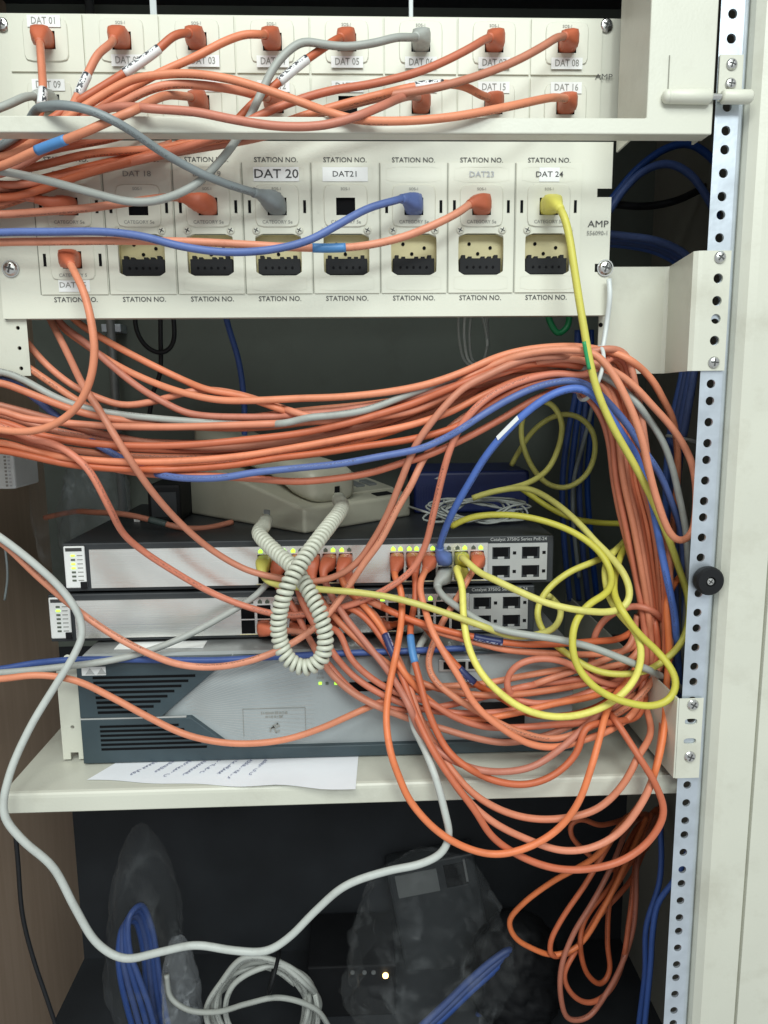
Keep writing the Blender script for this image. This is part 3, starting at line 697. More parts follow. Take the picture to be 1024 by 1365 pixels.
# rack ear
ea = MB(); ex_1 = rx0-.0004; ex_0 = at(76, 940, YR)[0]; hz1, hz2 = at(92, 880, YR)[2], at(92, 972, YR)[2]
zlo, zhi = SZT+.002, RZT-.004
cm = (ex_0+ex_1)/2
perf(ea, [(ex_0, ex_1, (hz1+hz2)/2, zhi, (cm, hz1, .0019, .0016, 2)), (ex_0, ex_1, zlo+.014, (hz1+hz2)/2, (cm, hz2, .0017, .0017, 2)), (ex_0, cm-.0035, zlo, zlo+.014, None), (cm+.0035, ex_1, zlo, zlo+.014, None), (cm-.0035, cm+.0035, zlo+.0065, zlo+.014, None)], YR+.004, .0016)
o = ea.build('rack_ear', 'cream', rt); s = o.modifiers.new('Solidify', 'SOLIDIFY'); s.thickness = .0014; s.offset = -1
p0, p1 = at(160, 853, YR+.04), at(276, 848, YR+.04)
MB().box(p0[0], p1[0], YR+.022, YR+.040, RZT-.0009, RZT-.0003).build('lid_label', 'label', rt)

# ------------------------------------------------------------------ the two switches
YSW = .050
def switch(px_left, py_mid, zb, label, lit, ear_lit, ycorr=0):
    x0 = at(px_left, py_mid, YSW)[0]; x1 = x0+.445; zt = zb+.0445; y = YSW+ycorr
    t = thing('network_switch', ((x0+x1)/2, y, zb), label, 'network switch', 'stacked network switches')
    MB().box(x0, x1, y+.0012, y+.245, zb, zt).build('chassis', 'chassis', t, bevel=.0012)
    X = lambda f: x0+f*.445
    fz0, fz1 = zb+.0035, zt-.0062
    MB().box(X(.0030), X(.045), y-.0012, y+.001, fz0+.0002, fz1+.004).build('status_panel', 'label', t, bevel=.0015)
    MB().prism([(X(.0075), fz1-.0005), (X(.040), fz1-.0005), (X(.040), fz1+.0025), (X(.0075), fz1+.0025)], y-.0016, y-.0013).build('mode_mark', 'ink', t)
    MB().box(X(.033), X(.0455), y-.0022, y-.0005, fz0, fz0+.0062).build('mode_button', 'black', t, bevel=.0005)
    for k in range(7):
        z = fz1-.0045-k*.0038
        MB().box(X(.0175), X(.0255), y-.0017, y-.0011, z-.0008, z+.0008).build('status_light', 'led' if k in ear_lit else 'led_off', t)
        MB().box(X(.0295), X(.0405), y-.0014, y-.00125, z-.0004, z+.0004).build('status_caption', 'ink_grey', t)
    # faceplate with port openings
    pw = .0147; g1, g2 = X(.388), X(.658)
    cells = []; ports = []
    xa, xb = X(.054), X(.985)
    row = [(fz0+.0035, fz0+.0165), (fz0+.0178, fz0+.0308)]
    row = [(fz0+.0012, fz0+.0140), (fz0+.0152, fz0+.0280)]
    def grp(gx, n):
        for i in range(n):
            a_, b_ = gx+i*pw, gx+(i+1)*pw; zmid = (row[0][1]+row[1][0])/2
            for r, (u, v) in enumerate(row):
                lo, hi = (fz0, zmid) if r == 0 else (zmid, row[1][1]+.001)
                cells.append((a_, b_, lo, hi, ((a_+b_)/2, (u+v)/2, .0062, (v-u)/2, 20))); ports.append(((a_+b_)/2, u, v, r))
            cells.append((a_, b_, row[1][1]+.001, fz1, None))
    grp(g1, 6); grp(g2, 6)
    g1e, g2e = g1+6*pw, g2+6*pw
    cells += [(xa, g1, fz0, fz1, None), (g1e, g2, fz0, fz1, None), (g2e, X(.862), fz0, fz1, None)]
    mb = MB(); perf(mb, cells, y-.0010, .002)
    mb.box(xa, X(.862), y-.0009, y+.0008, fz1, fz1+.0006)
    mb.build('faceplate', 'silver', t)
    for gx in (g1, g2): MB().box(gx-.0006, gx+6*pw+.0006, y-.0013, y-.0011, row[0][0]-.0010, row[0][0]-.0004).build('port_frame', 'yel_plastic', t)
    for (cx, u, v, r) in ports: open_box(t, 'port', cx-.0062, cx+.0062, y-.0009, y+.0009, u, v, 'socket')
    for gi, gx in enumerate((g1, g2)):
        for i in range(6):
            for k, dx in enumerate((.0040, .0107)):
                on = (gi, i, k) in lit
                MB().prism([(gx+i*pw+dx-.0019, fz1-.0052), (gx+i*pw+dx+.0019, fz1-.0052), (gx+i*pw+dx+.0019, fz1-.0030), (gx+i*pw+dx, fz1-.0012), (gx+i*pw+dx-.0019, fz1-.0030)], y-.0016, y-.0008).build('port_light', 'led' if on else 'led_off', t)
    # uplink panel with four cages
    ua, ub = X(.8625), X(.985)
    mb = MB(); uw = (ub-ua)/2; zm = (fz0+fz1)/2
    cc = []
    for i in range(2):
        for r in range(2):
            a_, b_ = ua+i*uw, ua+(i+1)*uw; lo, hi = (fz0, zm) if r == 0 else (zm, fz1)
            cc.append((a_, b_, lo, hi, (a_+uw*.44, (lo+hi)/2-.0004, .0082, .0056, 20)))
    perf(mb, cc, y-.0012, .002); mb.build('uplink_panel', 'silver_paint', t)
    for (a_, b_, lo, hi, h) in cc:
        cg = open_box(t, 'uplink_cage', h[0]-.0082, h[0]+.0082, y-.0011, y+.0009, h[1]-.0056, h[1]+.0056, 'chassis')
        MB().box(h[0]-.0066, h[0]+.0066, y-.0002, y+.0008, h[1]-.0035, h[1]+.0042).build('cage_mouth', 'socket', cg)
        MB().box(h[0]-.0030, h[0]+.0030, y-.0006, y+.0007, h[1]-.0056, h[1]-.0036).build('cage_latch', 'silver_paint', cg)
        MB().box(h[0]+.0108, h[0]+.0138, y-.0016, y-.0011, h[1]-.0014, h[1]+.0014).build('uplink_light', 'socket', t)
    text('Catalyst 3750G Series PoE-24', .0043, ((ua+ub)/2+.001, y+.0007, fz1+.0032), t, 'silver_paint', sx=1.0)
    return dict(x0=x0, g=(g1, g2), pw=pw, row=row, y=y, zt=zt, t=t)
SW2 = switch(64, 815, -.3200, 'lower silver-fronted network switch stacked between the router and another switch', {(1, 0, 1), (1, 3, 1)}, {1})
SW1 = switch(84, 750, -.2730, 'upper silver-fronted network switch with the beige telephone lying on it', {(0, 0, 0), (0, 1, 1), (0, 2, 0), (0, 3, 0), (0, 4, 1), (0, 5, 0), (1, 0, 0), (1, 0, 1), (1, 1, 0), (1, 1, 1), (1, 2, 1), (1, 3, 0), (1, 4, 1), (1, 5, 1)}, {0, 2, 3})
for s_ in (SW1, SW2):
    for fx in (.03, .41):
        for fy in (.03, .21):
            zz = s_['zt']-.0445; bot = {True: SW2['zt'], False: RZT-.001}[s_ is SW1]
            MB().cyl((s_['x0']+fx, s_['y']+fy, bot), (s_['x0']+fx, s_['y']+fy, zz+.0005), .007, 12).build('foot', 'black', s_['t'])

# ------------------------------------------------------------------ telephone on the upper switch
ZP = SW1['zt']+.0002
Cc, Ll, Rr = [Vector(tuple(atz(*p, ZP))) for p in ((406, 712), (243, 683), (548, 688))]
u = (Rr-Cc); v = Vector((-u.y, u.x, 0)).normalized()*.215
if v.y < 0: v = -v
ph = thing('telephone', tuple(Cc), 'beige desk telephone lying askew on the upper switch', 'telephone')
P = [Cc, Rr, Rr+v, Cc+v]
# shift so that the flank follows the photograph's left edge
ldir = (Ll-Cc).normalized()*.20
P = [Cc, Rr, Rr+ldir, Cc+ldir]
def pt(a, b, h): p = Cc+(Rr-Cc)*a+ldir*b; return Vector((p.x, p.y, ZP+h))
mb = MB(); V = [pt(0, 0, 0), pt(1, 0, 0), pt(1, 1, 0), pt(0, 1, 0), pt(0, 0, .024), pt(1, 0, .024), pt(1, 1, .066), pt(0, 1, .066)]
mb.add(V, [(3, 2, 1, 0), (4, 5, 6, 7), (0, 1, 5, 4), (1, 2, 6, 5), (2, 3, 7, 6), (3, 0, 4, 7)]); base = mb.build('base', 'phone', ph, bevel=.003, seg=3)
H = lambda b: .024+.042*b
def slab(a0, a1, b0, b1, h0, h1, name, m, parent, bev=.001, tp=.0):
    V = [pt(a0, b0, H(b0)+h0), pt(a1, b0, H(b0)+h0), pt(a1, b1, H(b1)+h0), pt(a0, b1, H(b1)+h0), pt(a0+tp, b0+tp, H(b0)+h1), pt(a1-tp, b0+tp, H(b0)+h1), pt(a1-tp, b1-tp, H(b1)+h1), pt(a0+tp, b1-tp, H(b1)+h1)]
    return MB().add(V, [(3, 2, 1, 0), (4, 5, 6, 7), (0, 1, 5, 4), (1, 2, 6, 5), (2, 3, 7, 6), (3, 0, 4, 7)]).build(name, m, parent, bevel=bev)
slab(.44, .97, .10, .95, -.001, .0020, 'top_cover', 'phone', ph, .0012)
slab(.70, .86, .03, .075, -.0002, .0009, 'display', 'black', ph, .0004)
for i in range(3):
    for j in range(4): slab(.56+i*.12, .64+i*.12, .16+j*.12, .24+j*.12, .0018, .0042, 'key', 'phone_key', ph, .0008)
V = []                                                                # handset: two cups and a slimmer grip
hs = MB(); sec = [(.02, .0, .0), (.022, .025, .014), (.05, .029, .018), (.20, .029, .018), (.30, .024, .013), (.5, .022, .012), (.70, .024, .013), (.80, .029, .018), (1.0, .029, .018), (1.02, .025, .014), (1.025, 0, 0)]
rings = []
ud = (Rr-Cc).normalized(); wdir = (Rr-Cc).length
for b, w, h in sec:
    c = pt(.30, b, H(b)+.0165+(.003 if .2 < b < .8 else 0)); R_ = []
    for k in range(20):
        an = 2*math.pi*k/20; ca, sa = math.cos(an), math.sin(an); rr = 1/((abs(ca))**7+(abs(sa))**7)**(1/7)
        R_.append(c+ud*(rr*ca*w)+Vector((0, 0, rr*sa*h)))
    rings.append(R_)
hs.add([p for r in rings for p in r], [(i*20+k, i*20+(k+1) % 20, (i+1)*20+(k+1) % 20, (i+1)*20+k) for i in range(len(sec)-1) for k in range(20)])
hset = hs.build('handset', 'phone', None, smooth=True); sb = hset.modifiers.new('Subdivision', 'SUBSURF'); sb.levels = 1; sb.render_levels = 1
tag(hset, 'beige telephone handset resting on the desk telephone', 'handset')
jk = pt(.30, .022, H(0)+.014)
MB().box(jk.x-.004, jk.x+.004, jk.y-.0012, jk.y+.004, jk.z-.004, jk.z+.003).build('cord_jack', 'socket', hset)
fj = pt(-.004, .27, .014); MB().box(fj.x-.003, fj.x+.003, fj.y-.003, fj.y+.003, fj.z-.004, fj.z+.004).build('line_jack', 'phone_key', ph)

# ------------------------------------------------------------------ cables: traced as directions, each given its own distance (mm from the lower panel's face)
def spline(P, step=.0035):
    P = np.array(P, float); keep = [0]
    for i in range(1, len(P)):
        if np.linalg.norm(P[i]-P[keep[-1]]) > .0015: keep.append(i)
    P = P[keep]
    P = np.vstack([2*P[0]-P[1], P, 2*P[-1]-P[-2]]); out = []
    for i in range(1, len(P)-2):
        p0, p1, p2, p3 = P[i-1:i+3]
        t0 = 0; t1 = t0+np.linalg.norm(p1-p0)**.5; t2 = t1+np.linalg.norm(p2-p1)**.5; t3 = t2+np.linalg.norm(p3-p2)**.5
        n = max(2, int(np.linalg.norm(p2-p1)/step)); t = np.linspace(t1, t2, n, endpoint=False)[:, None]
        A1 = (t1-t)/(t1-t0)*p0+(t-t0)/(t1-t0)*p1; A2 = (t2-t)/(t2-t1)*p1+(t-t1)/(t2-t1)*p2; A3 = (t3-t)/(t3-t2)*p2+(t-t2)/(t3-t2)*p3
        B1 = (t2-t)/(t2-t0)*A1+(t-t0)/(t2-t0)*A2; B2 = (t3-t)/(t3-t1)*A2+(t-t1)/(t3-t1)*A3
        out.append((t2-t)/(t2-t1)*B1+(t-t1)/(t2-t1)*B2)
    return resample(np.vstack(out+[P[-2][None]]), step)
def resample(C, step):
    d = np.r_[0, np.cumsum(np.linalg.norm(np.diff(C, axis=0), axis=1))]; n = max(4, int(d[-1]/step)); s = np.linspace(0, d[-1], n)
    return np.stack([np.interp(s, d, C[:, k]) for k in range(3)], 1)
def smooth(C, k=2):
    for _ in range(k): C = np.vstack([C[:1], (C[:-2]+2*C[1:-1]+C[2:])/4, C[-1:]])
    return C
def sweep(C, r, sides=10, flat=None):
    n = len(C); T = np.gradient(C, axis=0); T /= np.linalg.norm(T, axis=1)[:, None]+1e-12
    N = np.cross(T[0], [0, 0, 1.]); N = N if np.linalg.norm(N) > .1 else np.cross(T[0], [0, 1., 0]); N /= np.linalg.norm(N)
    V = []; U = []; rr = np.broadcast_to(np.asarray(r, float), (n,)); d = np.r_[0, np.cumsum(np.linalg.norm(np.diff(C, axis=0), axis=1))]
    for i in range(n):
        N = N-T[i]*(N@T[i]); N /= np.linalg.norm(N)+1e-12; B = np.cross(T[i], N)
        # the printed side faces outwards: measure the angle from the viewer's side
        for k in range(sides):
            a = 2*math.pi*k/sides; V.append(C[i]+rr[i]*(math.cos(a)*N+math.sin(a)*B))
    F = [(i*sides+k, i*sides+(k+1) % sides, (i+1)*sides+(k+1) % sides, (i+1)*sides+k) for i in range(n-1) for k in range(sides)]
    U = [c for i in range(n-1) for k in range(sides) for c in ((d[i], k/sides), (d[i], (k+1)/sides), (d[i+1], (k+1)/sides), (d[i+1], k/sides))]
    F += [tuple(range(sides-1, -1, -1)), tuple(range((n-1)*sides, n*sides))]; U += [(0, 0)]*(2*sides)
    return V, F, U
def tube_obj(name, C, r, m, parent=None, sides=10):
    V, F, U = sweep(C, r, sides)
    me = bpy.data.meshes.new(name); me.from_pydata([tuple(v) for v in V], [], F); me.materials.append(M[m])
    me.polygons.foreach_set('use_smooth', [True]*len(F))
    uv = me.uv_layers.new(name='UVMap'); uv.data.foreach_set('uv', np.array(U, float).ravel()); me.update()
    return place(name, me, parent)
CAB = []
def cable(m, pts, label, r=2.9, group=None, jack=None, end_jack=None, sleeves=(), boot=None, relax=True, name='patch_cable'):
    Q = []
    for p in pts: Q.append(at(p[0], p[1], p[2]/1000.) if len(p) == 3 else np.array(p[:3], float))
    if jack is not None:
        jx_, jy_, jz_ = jack; Q = [np.array((jx_, jy_+.004, jz_)), np.array((jx_, jy_-.009, jz_))]+Q
    if end_jack is not None:
        jx_, jy_, jz_ = end_jack; Q = Q+[np.array((jx_, jy_-.009, jz_)), np.array((jx_, jy_+.004, jz_))]
    CAB.append(dict(m=m, C=spline(Q), label=label, r=r/1000., group=group, j0=jack, j1=end_jack, sl=sleeves, boot=boot or m, relax=relax, name=name))
def J(*k): return JACK[k]
def SP(sw, g, i, r):            # a port of a switch
    s = SW1 if sw == 1 else SW2; u, v = s['row'][r]; return (s['g'][g]+(i+.5)*s['pw'], s['y']-.0012, (u+v)/2)
LEFT = lambda y1, y2, k=0: [(-75, y1, -34+k), (-118-k, (y1*.75+y2*.25), -26+k), (-124-k, (y1+y2)/2, -20), (-112, (y1*.25+y2*.75), -14), (-70, y2, -8)]
OR, O2, O3 = 'orange', 'orange2', 'orange3'
BUN = 'cables of the horizontal bundle'
# right-hand ends of the horizontal bundle fall into the vertical bundle
def fall(k, y=-5):
    dx = k*6.2
    return [(798+dx*.5, 528-k*6, y), (815+dx*.55, 575-k*5, y+4), (822+dx*.75, 640, y+8), (834+dx*.85, 700, y+10), (846+dx*.75, 760, y+12), (857+dx*.6, 820, y+12), (862+dx*.5, 880, y+8)]
tails = {   # what each falling cable does at the foot of the bundle: loops that hang over the shelf
 'a': [(858, 925, 0), (868, 975, -30), (850, 1010, -52), (832, 1044, -55), (797, 1078, -56), (750, 1091, -56), (707, 1091, -55), (668, 1080, -54), (629, 1056, -53), (598, 1020, -45), (570, 975, -30), (548, 930, -15), (534, 888, 0), (516, 850, 12), (492, 812, 22)],
 'b': [(880, 931, 0), (883, 970, -30), (871, 1037, -54), (855, 1072, -58), (824, 1111, -60), (789, 1130, -62), (750, 1134, -62), (703, 1119, -60), (656, 1095, -60), (621, 1064, -58), (590, 1020, -50), (566, 975, -36), (549, 925, -20), (532, 880, -5), (510, 846, 8), (480, 812, 20)],
 'c': [(812, 947, -10), (820, 959, -30), (852, 1009, -55), (875, 1048, -60), (885, 1084, -62), (867, 1119, -64), (832, 1146, -66), (789, 1158, -66), (742, 1158, -66), (695, 1142, -64), (656, 1115, -64), (633, 1080, -62), (606, 1044, -58), (578, 1002, -45), (553, 950, -28), (535, 900, -12), (514, 858, 4), (470, 812, 18)],
}
# --- cables of the upper panel; most continue round the left side into the horizontal bundle
cable(OR, [(54, 66, -8), (56, 95, -18), (57, 125, -30), (52, 155, -36), (30, 190, -30), (-15, 222, -30)]+LEFT(225, 508)+[(0, 510, -6), (29, 520, -6), (59, 532, -5), (117, 552, -4), (180, 562, 0), (260, 569, 2), (340, 570, 2), (420, 561, 0), (500, 548, -2), (560, 525, -4), (620, 505, -6), (690, 492, -6), (750, 493, -6), (780, 503, -6)]+fall(2)+tails['a'],
      'orange patch cable hanging straight down from socket DAT 01 with a white sleeve', jack=J('u', 0, 0), end_jack=SP(2, 0, 5, 1), sleeves=[('sl_white', (57, 117), (56, 141))])
cable(OR, [(146, 60, -12), (132, 70, -18), (120, 92, -24), (108, 118, -30), (92, 150, -34), (58, 190, -32), (-10, 235, -30)]+LEFT(240, 545, 3)+[(0, 547, -10), (30, 557, -10), (80, 563, -8), (150, 568, -6), (230, 569, -8), (300, 567, -10), (400, 563, -12), (455, 560, -12), (550, 548, -12), (610, 520, -12), (660, 500, -12), (720, 485, -12), (775, 492, -10)]+fall(3)+tails['b'],
      'orange patch cable bending down from socket DAT 02 with a white sleeve', jack=J('u', 0, 1), end_jack=SP(2, 0, 4, 1), sleeves=[('sl_white', (117, 98), (104, 128))])
cable(O2, [(245, 44, -14), (233, 46, -18), (212, 65, -22), (165, 98, -28), (110, 132, -32), (70, 158, -34), (20, 195, -32), (-20, 215, -30)]+LEFT(218, 560, -3)+[(0, 562, -14), (50, 579, -14), (100, 588, -14), (170, 594, -14), (250, 593, -14), (338, 585, -14), (396, 578, -14), (455, 566, -15), (499, 554, -16), (550, 538, -16), (600, 518, -16), (660, 494, -15), (720, 484, -14), (775, 489, -12)]+fall(4)+tails['c'],
      'orange patch cable slanting from socket DAT 03 with a long white sleeve', jack=J('u', 0, 2), end_jack=SP(2, 0, 3, 1), sleeves=[('sl_white', (210, 67), (164, 99))])
cable(OR, [(345, 46, -14), (330, 45, -16), (300, 55, -20), (262, 75, -24), (215, 96, -28), (178, 116, -32), (140, 140, -34), (90, 175, -34), (30, 210, -32), (-20, 232, -30)]+LEFT(235, 590, 5)+[(0, 590, -16), (60, 605, -16), (120, 613, -16), (180, 616, -16), (250, 614, -16), (320, 608, -16), (396, 596, -17), (470, 582, -18), (550, 566, -18), (600, 549, -18), (650, 524, -17), (700, 504, -16), (760, 497, -14)]+fall(5)+[(858, 920, 0), (845, 950, -20), (810, 975, -32), (773, 988, -36), (742, 996, -40), (707, 992, -42), (668, 970, -42), (633, 939, -40), (613, 904, -36), (595, 875, -30), (578, 845, -20), (566, 810, 0), (560, 780, 14)],
      'orange patch cable arching from the top of socket DAT 04', jack=J('u', 0, 3), end_jack=SP(1, 1, 2, 1))
cable(O2, [(443, 56, -16), (428, 66, -20), (405, 82, -24), (370, 111, -30), (335, 140, -34), (308, 168, -36), (280, 186, -32), (200, 206, -26), (100, 236, -26), (20, 262, -26)]+LEFT(268, 598, 1)+[(0, 600, -18), (100, 620, -16), (200, 626, -14), (300, 621, -14), (367, 611, -16), (426, 604, -18), (484, 595, -20), (550, 585, -20), (608, 569, -20), (650, 542, -19), (700, 515, -18), (760, 502, -16)]+fall(6)+[(862, 925, 0), (850, 955, -18), (820, 962, -30), (781, 970, -40), (770, 1002, -44), (742, 1031, -48), (707, 1045, -50), (668, 1043, -50), (633, 1029, -49), (598, 1002, -46), (572, 951, -36), (559, 905, -24), (550, 870, -12), (547, 838, 4), (554, 795, 16)],
      'orange patch cable leaving socket DAT 05 with a printed white sleeve', jack=J('u', 0, 4), end_jack=SP(1, 1, 1, 1), sleeves=[('sl_white', (412, 77), (370, 111)), ('sl_blue', (548, 846), (552, 884))])
cable('grey', [(545, 50, -14), (532, 49, -18), (500, 57, -22), (460, 62, -22), (425, 58, -26), (405, 55, -28), (385, 67, -30), (365, 90, -32), (350, 120, -36), (336, 150, -38), (318, 182, -40), (300, 207, -42), (262, 245, -44), (215, 266, -44), (175, 269, -44), (120, 256, -44), (60, 240, -44), (0, 228, -42)]+LEFT(222, 495, -6)+[(0, 495, -2), (25, 503, -2), (75, 530, -2), (110, 543, 0), (150, 551, 0), (200, 557, -2), (245, 561, -4), (320, 566, -6), (380, 564, -13), (410, 557, -18), (450, 553, -20), (490, 546, -17), (560, 520, -10), (640, 494, -8), (700, 483, -8), (740, 487, -10), (782, 492, -12), (804, 501, -13), (841, 528, -14), (863, 556, -14), (883, 587, -14), (896, 622, -12), (905, 660, -12), (914, 704, -12), (917, 740, -8), (918, 775, 0), (914, 830, 10), (908, 890, 16), (905, 915, 25), (912, 1000, 40)],
      'light grey patch cable sweeping from socket DAT 06 down past the lower panel', jack=J('u', 0, 5))
cable(O2, [(645, 53, -12), (634, 60, -18), (600, 78, -22), (560, 95, -26), (500, 111, -30), (440, 121, -34), (395, 134, -38), (350, 152, -40), (300, 178, -36), (240, 199, -28), (130, 226, -24), (30, 246, -24)]+LEFT(250, 580, 8)+[(0, 578, -4), (60, 597, -6), (130, 620, -8), (200, 632, -10), (270, 634, -12), (338, 638, -15), (396, 642, -16), (455, 637, -16), (499, 629, -16), (537, 617, -16), (567, 608, -16), (617, 586, -16), (666, 560, -15), (710, 534, -14), (748, 519, -12), (775, 520, -10)]+fall(0)+[(852, 930, -4), (830, 948, -14), (790, 962, -20), (740, 966, -24), (683, 970, -26), (642, 968, -26), (604, 955, -25), (572, 936, -22), (537, 926, -16), (507, 912, -12), (469, 880, -6), (449, 840, 10)],
      'orange patch cable running left from socket DAT 07 along the lowest strand of the bundle', jack=J('u', 0, 6), end_jack=SP(2, 0, 3, 0))
cable(OR, [(742, 50, -14), (730, 58, -20), (690, 80, -26), (640, 100, -32), (580, 117, -38), (520, 127, -40), (470, 139, -40), (430, 150, -40), (395, 168, -40), (350, 182, -34), (300, 192, -26), (240, 202, -20), (150, 222, -18), (40, 250, -18)]+LEFT(256, 520, -4)+[(0, 540, 4), (60, 556, 6), (120, 574, 8), (200, 590, 8), (300, 596, 6), (400, 585, 4), (480, 568, 2), (560, 538, 0), (640, 510, 0), (720, 499, -2), (770, 506, -4)]+fall(1, 0)+[(850, 925, 4), (820, 944, -8), (780, 958, -14), (730, 980, -20), (674, 990, -24), (630, 983, -24), (592, 972, -22), (551, 960, -18), (504, 942, -14), (469, 923, -10), (440, 896, -4), (418, 862, 6), (408, 845, 16)],
      'orange patch cable slanting long and straight from socket DAT 08', jack=J('u', 0, 7), end_jack=SP(2, 0, 1, 0))
cable('grey', [(46, 128, -8), (36, 128, -14), (12, 139, -26), (-15, 150, -32), (-60, 190, -34), (-110, 300, -24), (-120, 420, -16)],
      'short grey patch cable leaving socket DAT 09 sideways', jack=J('u', 1, 0), relax=True)
cable(O3, [(244, 128, -22), (222, 127, -44), (203, 134, -62), (187, 143, -70), (168, 152, -74), (146, 161, -76), (118, 174, -76), (88, 186, -72), (50, 200, -64), (0, 222, -52)]+LEFT(236, 470, 6)+[(-50, 455, 20), (10, 470, 14), (38, 490, 8), (70, 512, 4), (105, 535, 2), (140, 552, 4), (200, 562, 6), (300, 560, 6), (400, 548, 4), (500, 538, 2), (570, 526, 0), (640, 505, -2), (700, 489, -3), (760, 488, -5)]+fall(7, -8)+[(868, 910, -2), (840, 940, -16), (790, 968, -26), (740, 985, -30), (690, 975, -30), (640, 950, -28), (600, 925, -24), (578, 905, -18), (571, 884, -10), (580, 852, 4), (594, 822, 12), (610, 797, 16), (624, 772, 20)],
      'orange blue-sleeved patch cable crossing the frame bar to socket DAT 11', jack=J('u', 1, 2), end_jack=SP(1, 1, 5, 1), sleeves=[('sl_blue', (90, 185), (50, 200))])
cable(OR, [(344, 128, -24), (320, 121, -38), (290, 116, -44), (264, 113, -44), (223, 113, -46), (190, 123, -48), (160, 139, -46), (125, 152, -42), (80, 185, -36), (20, 222, -32)]+LEFT(228, 448, 2)+[(-40, 425, 40), (10, 420, 40), (38, 459, 26), (64, 488, 20), (97, 514, 16), (130, 530, 14), (164, 540, 14), (205, 535, 12), (249, 523, 10), (282, 520, 8), (323, 527, 6), (367, 541, 4), (408, 554, -16), (440, 560, -6), (500, 552, 2), (560, 532, 4), (640, 505, 6), (720, 496, 6), (770, 502, 4)]+fall(3.5, 10),
      'orange patch cable arching from the hidden socket DAT 12', jack=J('u', 1, 3))
cable(O2, [(546, 128, -30), (530, 132, -46), (510, 141, -64), (470, 157, -74), (430, 167, -76), (370, 168, -76), (310, 159, -76), (260, 149, -74), (205, 145, -72), (165, 142, -66), (135, 146, -58), (100, 168, -42), (50, 205, -36), (0, 232, -34)]+LEFT(238, 452, -2)+[(-30, 430, 44), (20, 400, 40), (60, 395, 36), (79, 429, 30), (117, 459, 24), (146, 485, 20), (182, 514, 14), (211, 532, 10), (252, 551, 6), (330, 556, 0), (400, 553, -4), (455, 547, -6), (520, 536, -8), (580, 522, -8), (650, 500, -8), (700, 489, -4), (750, 493, 0)]+fall(5.5, 10),
      'pale orange patch cable sagging over the frame bar to socket DAT 14', jack=J('u', 1, 5))
cable(OR, [(640, 126, -16), (622, 116, -26), (605, 112, -32), (575, 113, -36), (545, 117, -38), (500, 128, -42), (450, 141, -42), (400, 156, -42), (355, 172, -40), (290, 186, -32), (210, 198, -24), (120, 205, -18), (30, 225, -18)]+LEFT(230, 452, 4)+[(-30, 420, 50), (30, 385, 46), (75, 400, 40), (98, 425, 34), (130, 447, 28), (190, 480, 20), (250, 509, 14), (279, 520, 4), (323, 528, 0), (367, 543, -4), (408, 556, -2), (470, 552, -2), (550, 538, -5), (617, 510, -6), (680, 482, -8), (740, 472, -9), (780, 476, -10)]+fall(8, -10),
      'orange patch cable with a white sleeve beside socket DAT 15', jack=J('u', 1, 6), sleeves=[('sl_white', (592, 112), (556, 114))])
cable(O3, [(742, 130, -26), (729, 131, -40), (668, 144, -62), (601, 156, -70), (540, 161, -72), (480, 160, -70), (440, 150, -60), (396, 134, -56), (347, 117, -54), (300, 104, -52), (250, 98, -50), (210, 100, -48), (176, 106, -46), (140, 125, -44), (105, 147, -44), (60, 178, -42), (10, 208, -40)]+LEFT(214, 440, 0)+[(-30, 405, 54), (30, 370, 50), (75, 410, 44), (80, 432, 36), (115, 460, 28), (160, 489, 20), (210, 512, 12), (250, 525, 2), (290, 533, -2), (330, 534, -6), (400, 531, -10), (455, 529, -14), (520, 522, -16), (570, 512, -18), (617, 496, -18), (666, 475, -18), (710, 465, -18), (769, 462, -18), (813, 469, -18), (832, 475, -18), (854, 490, -17), (872, 510, -15), (885, 534, -12), (896, 556, -6), (903, 594, 4), (903, 640, 12), (898, 700, 18), (892, 780, 22), (884, 850, 20), (872, 905, 12), (840, 930, 0), (800, 948, -10)],
      'orange patch cable making a long wave from socket DAT 16 over the frame bar', jack=J('u', 1, 7))
# extra strands of the left-hand fan under the frame bar
for k, (y0, y1, x1, ye) in enumerate(((180, 192, 60, 160), (205, 215, 130, 182), (262, 250, 160, 205), (240, 232, 200, 196))):
    cable((OR, O2)[k % 2], [(x1+70, ye-14, -6), (x1+20, ye+2, -12), (x1*.6, (y0+ye)/2+4, -18), (0, y0+12, -22), (-75, y0+26, -24), (-112, y0+90, -22), (-118, 380, -16), (-112, 450, -4), (-60, 530+14*k, 2+4*k), (0, 552+13*k, 4+3*k), (80, 575+11*k, 8+2*k), (180, 588+10*k, 12), (300, 590+9*k, 14), (420, 578+8*k, 12), (520, 552+8*k, 10), (600, 524+7*k, 8), (680, 503+4*k, 6), (750, 500+4*k, 4)]+fall(2*k+.5, 6),
          'orange cable strand tucked behind the frame bar and into the back of the bundle', group='orange strands at the back of the bundle')
